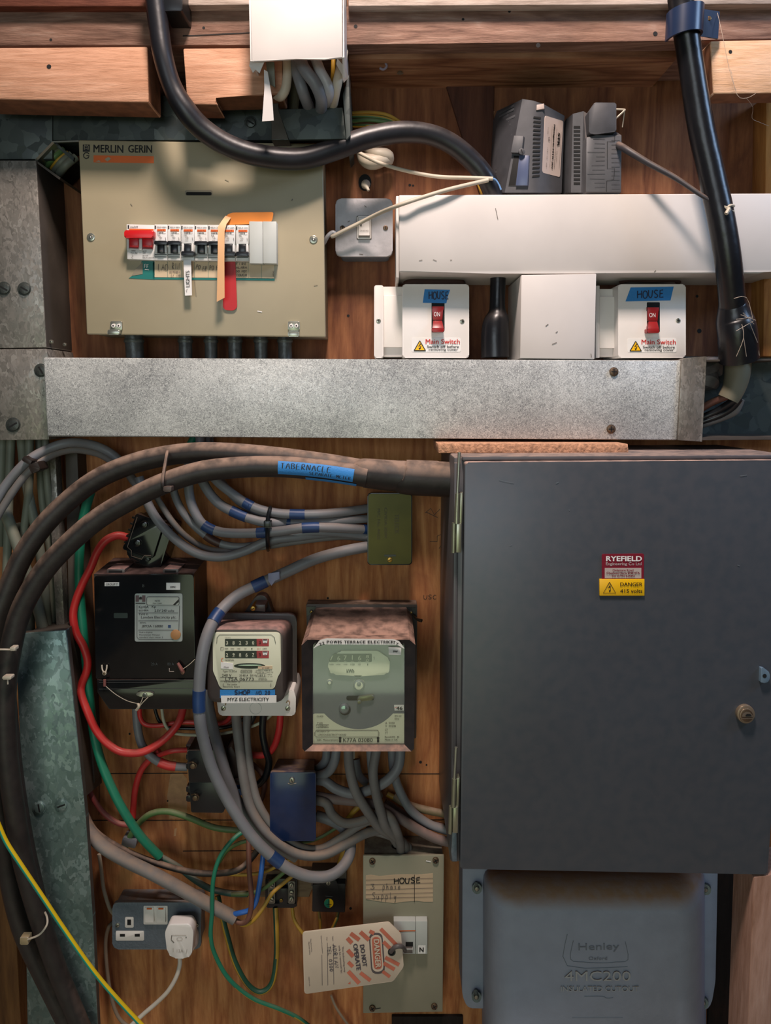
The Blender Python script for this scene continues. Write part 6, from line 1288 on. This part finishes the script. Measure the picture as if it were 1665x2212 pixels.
# ================================================================== lower wiring
SWA = [(150, 1735, .03), (178, 1775, .04), (195, 1800, .06), (225, 1830, .07), (275, 1860, .075), (330, 1887, .075), (390, 1920, .075), (450, 1953, .075), (508, 1984, .075)]
cable('cable', 'thick dusty grey sheathed cable running diagonally above the double socket', SWA, .0125, GREYD, flat=.8, sides=16)
cable('cable', 'thin dusty black cable just above the thick diagonal grey one', [(180, 1740, .03), (194, 1778, .04), (220, 1808, .05), (280, 1842, .055), (350, 1868, .055), (420, 1885, .055), (480, 1886, .05), (520, 1876, .05), (550, 1845, .04), (562, 1825, .03)], .0052, BLKCD, sides=12)
cable('cable_core', 'brown core rising from the cut end of the thick diagonal cable', [(500, 1983, .07), (520, 1994, .08), (534, 1988, .085), (541, 1968, .085), (543, 1936, .085), (538, 1876, .08), (537, 1804, .07), (536, 1770, .05)], .0042, BROWNC, 'cores of the cut diagonal cable', cat='wire')
cable('cable_core', 'blue core rising from the cut end of the thick diagonal cable', [(500, 1976, .075), (518, 1972, .08), (538, 1966, .08), (552, 1950, .08), (560, 1912, .075), (566, 1870, .07), (569, 1835, .06)], .0042, BLUEC, 'cores of the cut diagonal cable', cat='wire')
cable('cable_core', 'yellow core from the cut diagonal cable up to the black terminal block', [(504, 1986, .07), (525, 1998, .075), (545, 1990, .08), (565, 1966, .08), (588, 1930, .07), (612, 1908, .06), (634, 1890, .05)], .0032, YELD, 'cores of the cut diagonal cable', cat='wire')
cable('earth_wire', 'green and yellow earth wire in a big loop beside the socket', [(538, 1792, .06), (515, 1803, .07), (492, 1826, .08), (472, 1858, .085), (460, 1905, .09), (458, 1970, .09), (455, 2022, .09), (464, 2062, .085), (494, 2114, .08), (544, 2156, .07), (604, 2180, .06), (650, 2203, .05), (700, 2245, .05)], .0036, GREEN, None, (), (YELD, .32, .006, .12), cat='wire')
cable('earth_wire', 'dark green earth wire in a narrow U loop below the open terminal block', [(470, 1935, .04), (480, 1980, .05), (492, 2027, .055), (508, 2080, .055), (534, 2126, .055), (562, 2143, .055), (587, 2124, .05), (597, 2068, .045), (597, 2010, .04), (595, 1960, .028)], .0048, mat('dull_green_sheath', '#1c4a38', .5), None, (), (YELD, .2, .002, .5), cat='wire')
cable('earth_wire', 'short green and yellow wire from the open terminal block down behind the tag', [(631, 1960, .025), (635, 1985, .03), (648, 2008, .035), (664, 2026, .035)], .0030, YELD, 'earth wires under the two blocks', (), (GREENO, .4, .003, .2), cat='wire')
cable('earth_wire', 'green and yellow wire from the left side of the earth block down behind the tag', [(688, 1968, .02), (691, 1990, .03), (692, 2020, .03)], .0026, YELD, 'earth wires under the two blocks', (), (GREENO, .5, .003, .2), cat='wire')
cable('earth_wire', 'dull green wire from the right side of the earth block down behind the tag', [(730, 1968, .02), (727, 1985, .03), (716, 2010, .03)], .0030, GREENO, 'earth wires under the two blocks', (), (YELD, .3, .003, .5), cat='wire')
cable('earth_wire', 'dusty olive-green wire arching from the red sleeve joint to the big cables', [(270, 1830, .02), (285, 1800, .025), (303, 1775, .03), (328, 1757, .035), (363, 1753, .035), (408, 1766, .035), (465, 1788, .03), (530, 1795, .03)], .0052, GREENO, cat='wire')
cable('earth_wire', 'dull green wire curving behind the big green loop', [(474, 1862, .03), (490, 1838, .035), (515, 1822, .04), (545, 1815, .04), (590, 1814, .035)], .0032, GREENO, cat='wire')
cable('earth_wire', 'teal-green wire passing under the thick diagonal cable toward the terminal block', [(345, 1850, .04), (385, 1873, .04), (420, 1900, .04), (455, 1920, .04), (500, 1930, .04), (535, 1931, .04)], .0052, mat('dim_teal_sheath', '#2c5a4e', .6, dust=.5), cat='wire')
cable('earth_wire', 'muted green wire rising to the sweeping grey cable above the terminal block', [(500, 1932, .045), (540, 1930, .05), (568, 1920, .05), (592, 1902, .05), (618, 1880, .05)], .0034, GREENO, cat='wire')
cable('wire', 'yellow wire running level beneath the thin dusty black cable', [(455, 1886, .03), (500, 1889, .035), (540, 1889, .04), (575, 1882, .04), (605, 1867, .04), (640, 1850, .03)], .0028, YELD, cat='wire')
solo('connector_block', 'small dull grey connector between the green arch and the thick diagonal cable', 'connector', lambda mb: mb.prism(rotp(rr(263, 1812, 294, 1830, 3), 278, 1821, 12), .03, .008, mat('grey_connector', '#6a6c70', .5), .001))
# below black meter
cable('cable', 'grey cable with a red sleeve from the black meter to the fuse carrier', [(294, 1525, .03), (297, 1570, .035), (306, 1608, .04), (328, 1636, .045), (362, 1653, .045), (405, 1657, .04)], .0068, GREYC, None, ((.70, .88, RED),), sides=14)
cable('cable', 'short red cable into the top left of the fuse carrier', [(330, 1640, .035), (345, 1631, .04), (372, 1622, .045), (404, 1620, .04)], .0042, RED, sides=12)
cable('cable', 'red cable bending down from the fuse carrier to the olive-green wire', [(345, 1622, .03), (322, 1642, .03), (303, 1668, .03), (291, 1712, .03), (287, 1765, .025)], .0052, RED, sides=12)
cable('cable', 'muted red cable emerging under the dark trunking side at lower left', [(190, 1702, .03), (206, 1733, .03), (228, 1760, .03), (255, 1778, .03), (285, 1783, .025)], .0045, mat('muted_red_sheath', '#8a3a38', .5, dust=.4), sides=12)
cable('wire', 'thin red wire sagging under the black meter toward the cream meter', [(301, 1525, .04), (303, 1550, .04), (315, 1565, .04), (345, 1567, .04), (392, 1560, .035), (450, 1562, .03), (485, 1560, .03), (503, 1540, .03)], .0038, RED, 'thin wires sagging between the meters', cat='wire')
cable('wire', 'darker red wire sagging behind the first thin red one', [(390, 1571, .02), (440, 1573, .02), (480, 1568, .02), (512, 1545, .02)], .0038, mat('muted_red_sheath', '#8a3a38'), 'thin wires sagging between the meters', cat='wire')
cable('wire', 'black wire sagging under the black meter toward the cream meter', [(333, 1525, .03), (343, 1556, .03), (363, 1571, .03), (420, 1574, .025), (470, 1573, .025), (505, 1566, .025), (536, 1545, .025)], .0028, BLK, 'thin wires sagging between the meters', cat='wire')
cable('wire', 'white wire sagging lowest under the black meter toward the cream meter', [(349, 1525, .05), (353, 1555, .05), (363, 1575, .05), (382, 1585, .045), (431, 1588, .035), (477, 1585, .035), (529, 1574, .04), (565, 1560, .045), (585, 1545, .04)], .0026, mat('ivory_wire', '#a8a690', .5), 'thin wires sagging between the meters', cat='wire')
# below cream meter
cable('cable', 'grey cable behind the long thick one, emerging beside the cream meter', [(446, 1490, .05), (452, 1534, .06), (462, 1580, .07), (476, 1630, .075), (491, 1680, .075), (512, 1730, .07), (540, 1772, .07), (580, 1815, .07), (640, 1852, .06)], .0088, GREYC, 'big grey cables under the cream meter', sides=14)
cable('cable', 'left of two dusty grey cables falling from the cream meter', [(509, 1535, .06), (513, 1580, .07), (519, 1625, .075), (527, 1685, .08), (541, 1745, .085), (570, 1792, .09), (608, 1826, .09), (650, 1846, .085), (700, 1846, .08), (745, 1824, .07), (790, 1800, .06), (835, 1790, .045)], .0078, GREYD, 'big grey cables under the cream meter', sides=14)
cable('cable', 'right of two dusty grey cables falling from the cream meter', [(535, 1535, .055), (532, 1580, .06), (536, 1630, .07), (545, 1690, .075), (560, 1740, .08), (592, 1788, .08), (640, 1826, .075), (690, 1834, .07), (735, 1810, .065), (785, 1778, .06), (825, 1768, .05)], .0066, GREYD, 'big grey cables under the cream meter', sides=14)
cable('cable', 'black cable dropping from the cream meter behind the blue-black box', [(550, 1535, .04), (547, 1545, .045), (540, 1560, .045)], .006, BLK, sides=12)
cable('cable', 'glossy black cable curving down from the right side of the cream meter', [(570, 1535, .05), (567, 1580, .05), (574, 1620, .05), (581, 1645, .045), (574, 1676, .04), (558, 1694, .03), (545, 1698, .02)], .0058, BLK, sides=12)
cable('cable', 'bright red cable from the cream meter to the brown shroud', [(606, 1535, .05), (603, 1575, .05), (592, 1612, .045), (572, 1630, .04), (534, 1630, .035), (496, 1623, .03)], .0056, RED, sides=12)
cable('wire', 'dusty brown wire looping left of the blue-black box', [(545, 1650, .02), (566, 1672, .03), (571, 1700, .03), (562, 1732, .025), (550, 1750, .02)], .0042, BROWNC, cat='wire')
# below three-phase meter
Gm = 'grey tails under the large meter'
GT = [
 ('leftmost short tail from the large meter bending back behind the blue-black box', [(706, 1615, .04), (704, 1640, .04), (694, 1655, .035), (684, 1662, .03)], .0072, GREYC),
 ('second tail from the large meter bending left into the blue-black box top', [(727, 1615, .07), (722, 1645, .07), (708, 1668, .06), (680, 1678, .05)], .0076, GREYC),
 ('pale tail from the large meter falling diagonally to the beige box', [(752, 1612, .09), (755, 1660, .09), (768, 1710, .09), (792, 1750, .085), (818, 1786, .075), (845, 1804, .06), (858, 1822, .045)], .0078, GREYD),
 ('short tail behind the pale diagonal one under the large meter', [(768, 1640, .03), (774, 1672, .035), (790, 1690, .03)], .007, GREYC),
 ('left strand of the middle pair under the large meter', [(798, 1612, .05), (801, 1650, .05), (806, 1690, .045), (820, 1720, .03)], .0062, GREYC),
 ('wavy tail from the middle of the large meter down into the beige box', [(815, 1612, .085), (806, 1664, .09), (811, 1710, .09), (823, 1755, .085), (832, 1785, .08), (852, 1806, .065), (872, 1822, .05), (876, 1838, .04)], .0076, GREYD),
 ('long tail from the right of the large meter sweeping left to the blue-black box', [(865, 1612, .07), (860, 1655, .075), (836, 1686, .08), (798, 1706, .075), (761, 1714, .07), (726, 1704, .065), (702, 1688, .06), (678, 1684, .05)], .0082, GREYC),
 ('rightmost tail behind, running down to the grey cabinet', [(846, 1612, .04), (852, 1675, .04), (870, 1722, .04), (892, 1755, .04), (930, 1782, .04), (975, 1796, .04)], .0075, GREYC)]
for l, p, r, m in GT: cable('cable', l, p, r, m, Gm, sides=14)
Gb = 'grey cables between the blue-black box and the cabinet'
cable('cable', 'upper dusty cable from the blue-black box running right to the grey cabinet', [(676, 1718, .05), (719, 1726, .055), (785, 1733, .055), (824, 1744, .055), (864, 1768, .055), (903, 1792, .055), (943, 1812, .055), (985, 1822, .055)], .0080, mat('pinkish_dusty_cable', '#6e605c', .6, dust=.8, dcol='#8e7268'), Gb, sides=14)
cable('cable', 'S-bent cable from the blue-black box dropping into the hole of the beige box', [(676, 1728, .06), (704, 1735, .065), (718, 1760, .065), (745, 1778, .065), (785, 1772, .065), (820, 1756, .07), (842, 1766, .075), (856, 1795, .075), (864, 1822, .06), (866, 1840, .045)], .0076, GREYD, Gb, sides=14)
cable('cable', 'yellowish dusty cable running level behind the tails to the grey cabinet', [(850, 1720, .02), (880, 1738, .025), (930, 1752, .03), (985, 1762, .03)], .0065, mat('yellowish_dusty_cable', '#6a5c40', .6, dust=.6), Gb, sides=12)
cable('cable', 'dark brown-grey cable below the yellowish one, running to the grey cabinet', [(830, 1735, .02), (880, 1765, .025), (930, 1782, .03), (985, 1794, .03)], .0078, mat('pinkish_dusty_cable', '#6e605c'), Gb, sides=12)
cable('cable', 'twisted inner cable joining the beige box hole from the left', [(790, 1792, .04), (825, 1800, .045), (858, 1812, .045), (880, 1826, .04), (882, 1840, .035)], .0068, GREYD, Gb, sides=12)
cable('earth_wire', 'thin green wire passing under the blue-black box to the tangled cables', [(560, 1812, .02), (623, 1819, .03), (666, 1818, .035), (697, 1806, .035), (728, 1788, .035), (770, 1772, .03), (800, 1760, .03)], .0028, GREENO, cat='wire')
cable('wire', 'yellow wire slanting behind the tails right of the blue-black box', [(752, 1768, .03), (765, 1752, .035), (780, 1738, .03)], .0045, YELD, cat='wire')
cable('wire', 'short yellow wire seen between the tails below the large meter', [(836, 1715, .02), (850, 1722, .022), (866, 1728, .02)], .0045, YELD, cat='wire')
cable('earth_wire', 'yellow and green wire dropping inside the bend of the sweeping grey cable', [(752, 1822, .03), (744, 1836, .035), (735, 1862, .035), (730, 1888, .03)], .0048, YELD, None, (), (GREENO, .3, .002, .2), cat='wire')
cable('cable', 'thin dark cable slanting off the bottom edge left of the beige box', [(715, 2150, .01), (728, 2180, .012), (760, 2225, .012)], .0022, mat('dim_pale_cable', '#8a7c6a'), sides=8)
# cobwebs
def web(label, pts, r=.00028):
    mb = MB()
    for q in pts: mb.tube([(x, y, d) for x, y, d in q], r, COB, 4, res=3)
    tag(fin(mb, 'cobweb'), label, 'cobweb')
web('cobweb threads hanging from the pipe clamp over the light timber block', [[(1549, 26, .16), (1560, 75, .17), (1575, 150, .165), (1590, 198, .16)], [(1578, 150, .16), (1592, 205, .16), (1612, 212, .16), (1632, 202, .16)], [(1520, 72, .16), (1508, 105, .15)], [(1520, 200, .16), (1532, 212, .15), (1538, 204, .16)], [(1612, 212, .15), (1626, 232, .13), (1624, 255, .1), (1640, 264, .08), (1660, 272, .06)]])
web('cobweb strands over the flared black boot at the right', [[(1585, 645, .16), (1612, 643, .155), (1626, 690, .15), (1640, 768, .14)], [(1600, 680, .17), (1632, 692, .16)], [(1590, 715, .17), (1628, 693, .16)], [(1602, 700, .168), (1606, 730, .168), (1590, 770, .16)], [(1606, 730, .168), (1612, 770, .16)], [(1620, 700, .16), (1636, 740, .15)], [(1590, 690, .172), (1625, 685, .16)], [(1605, 676, .172), (1628, 700, .16)]], .0004)
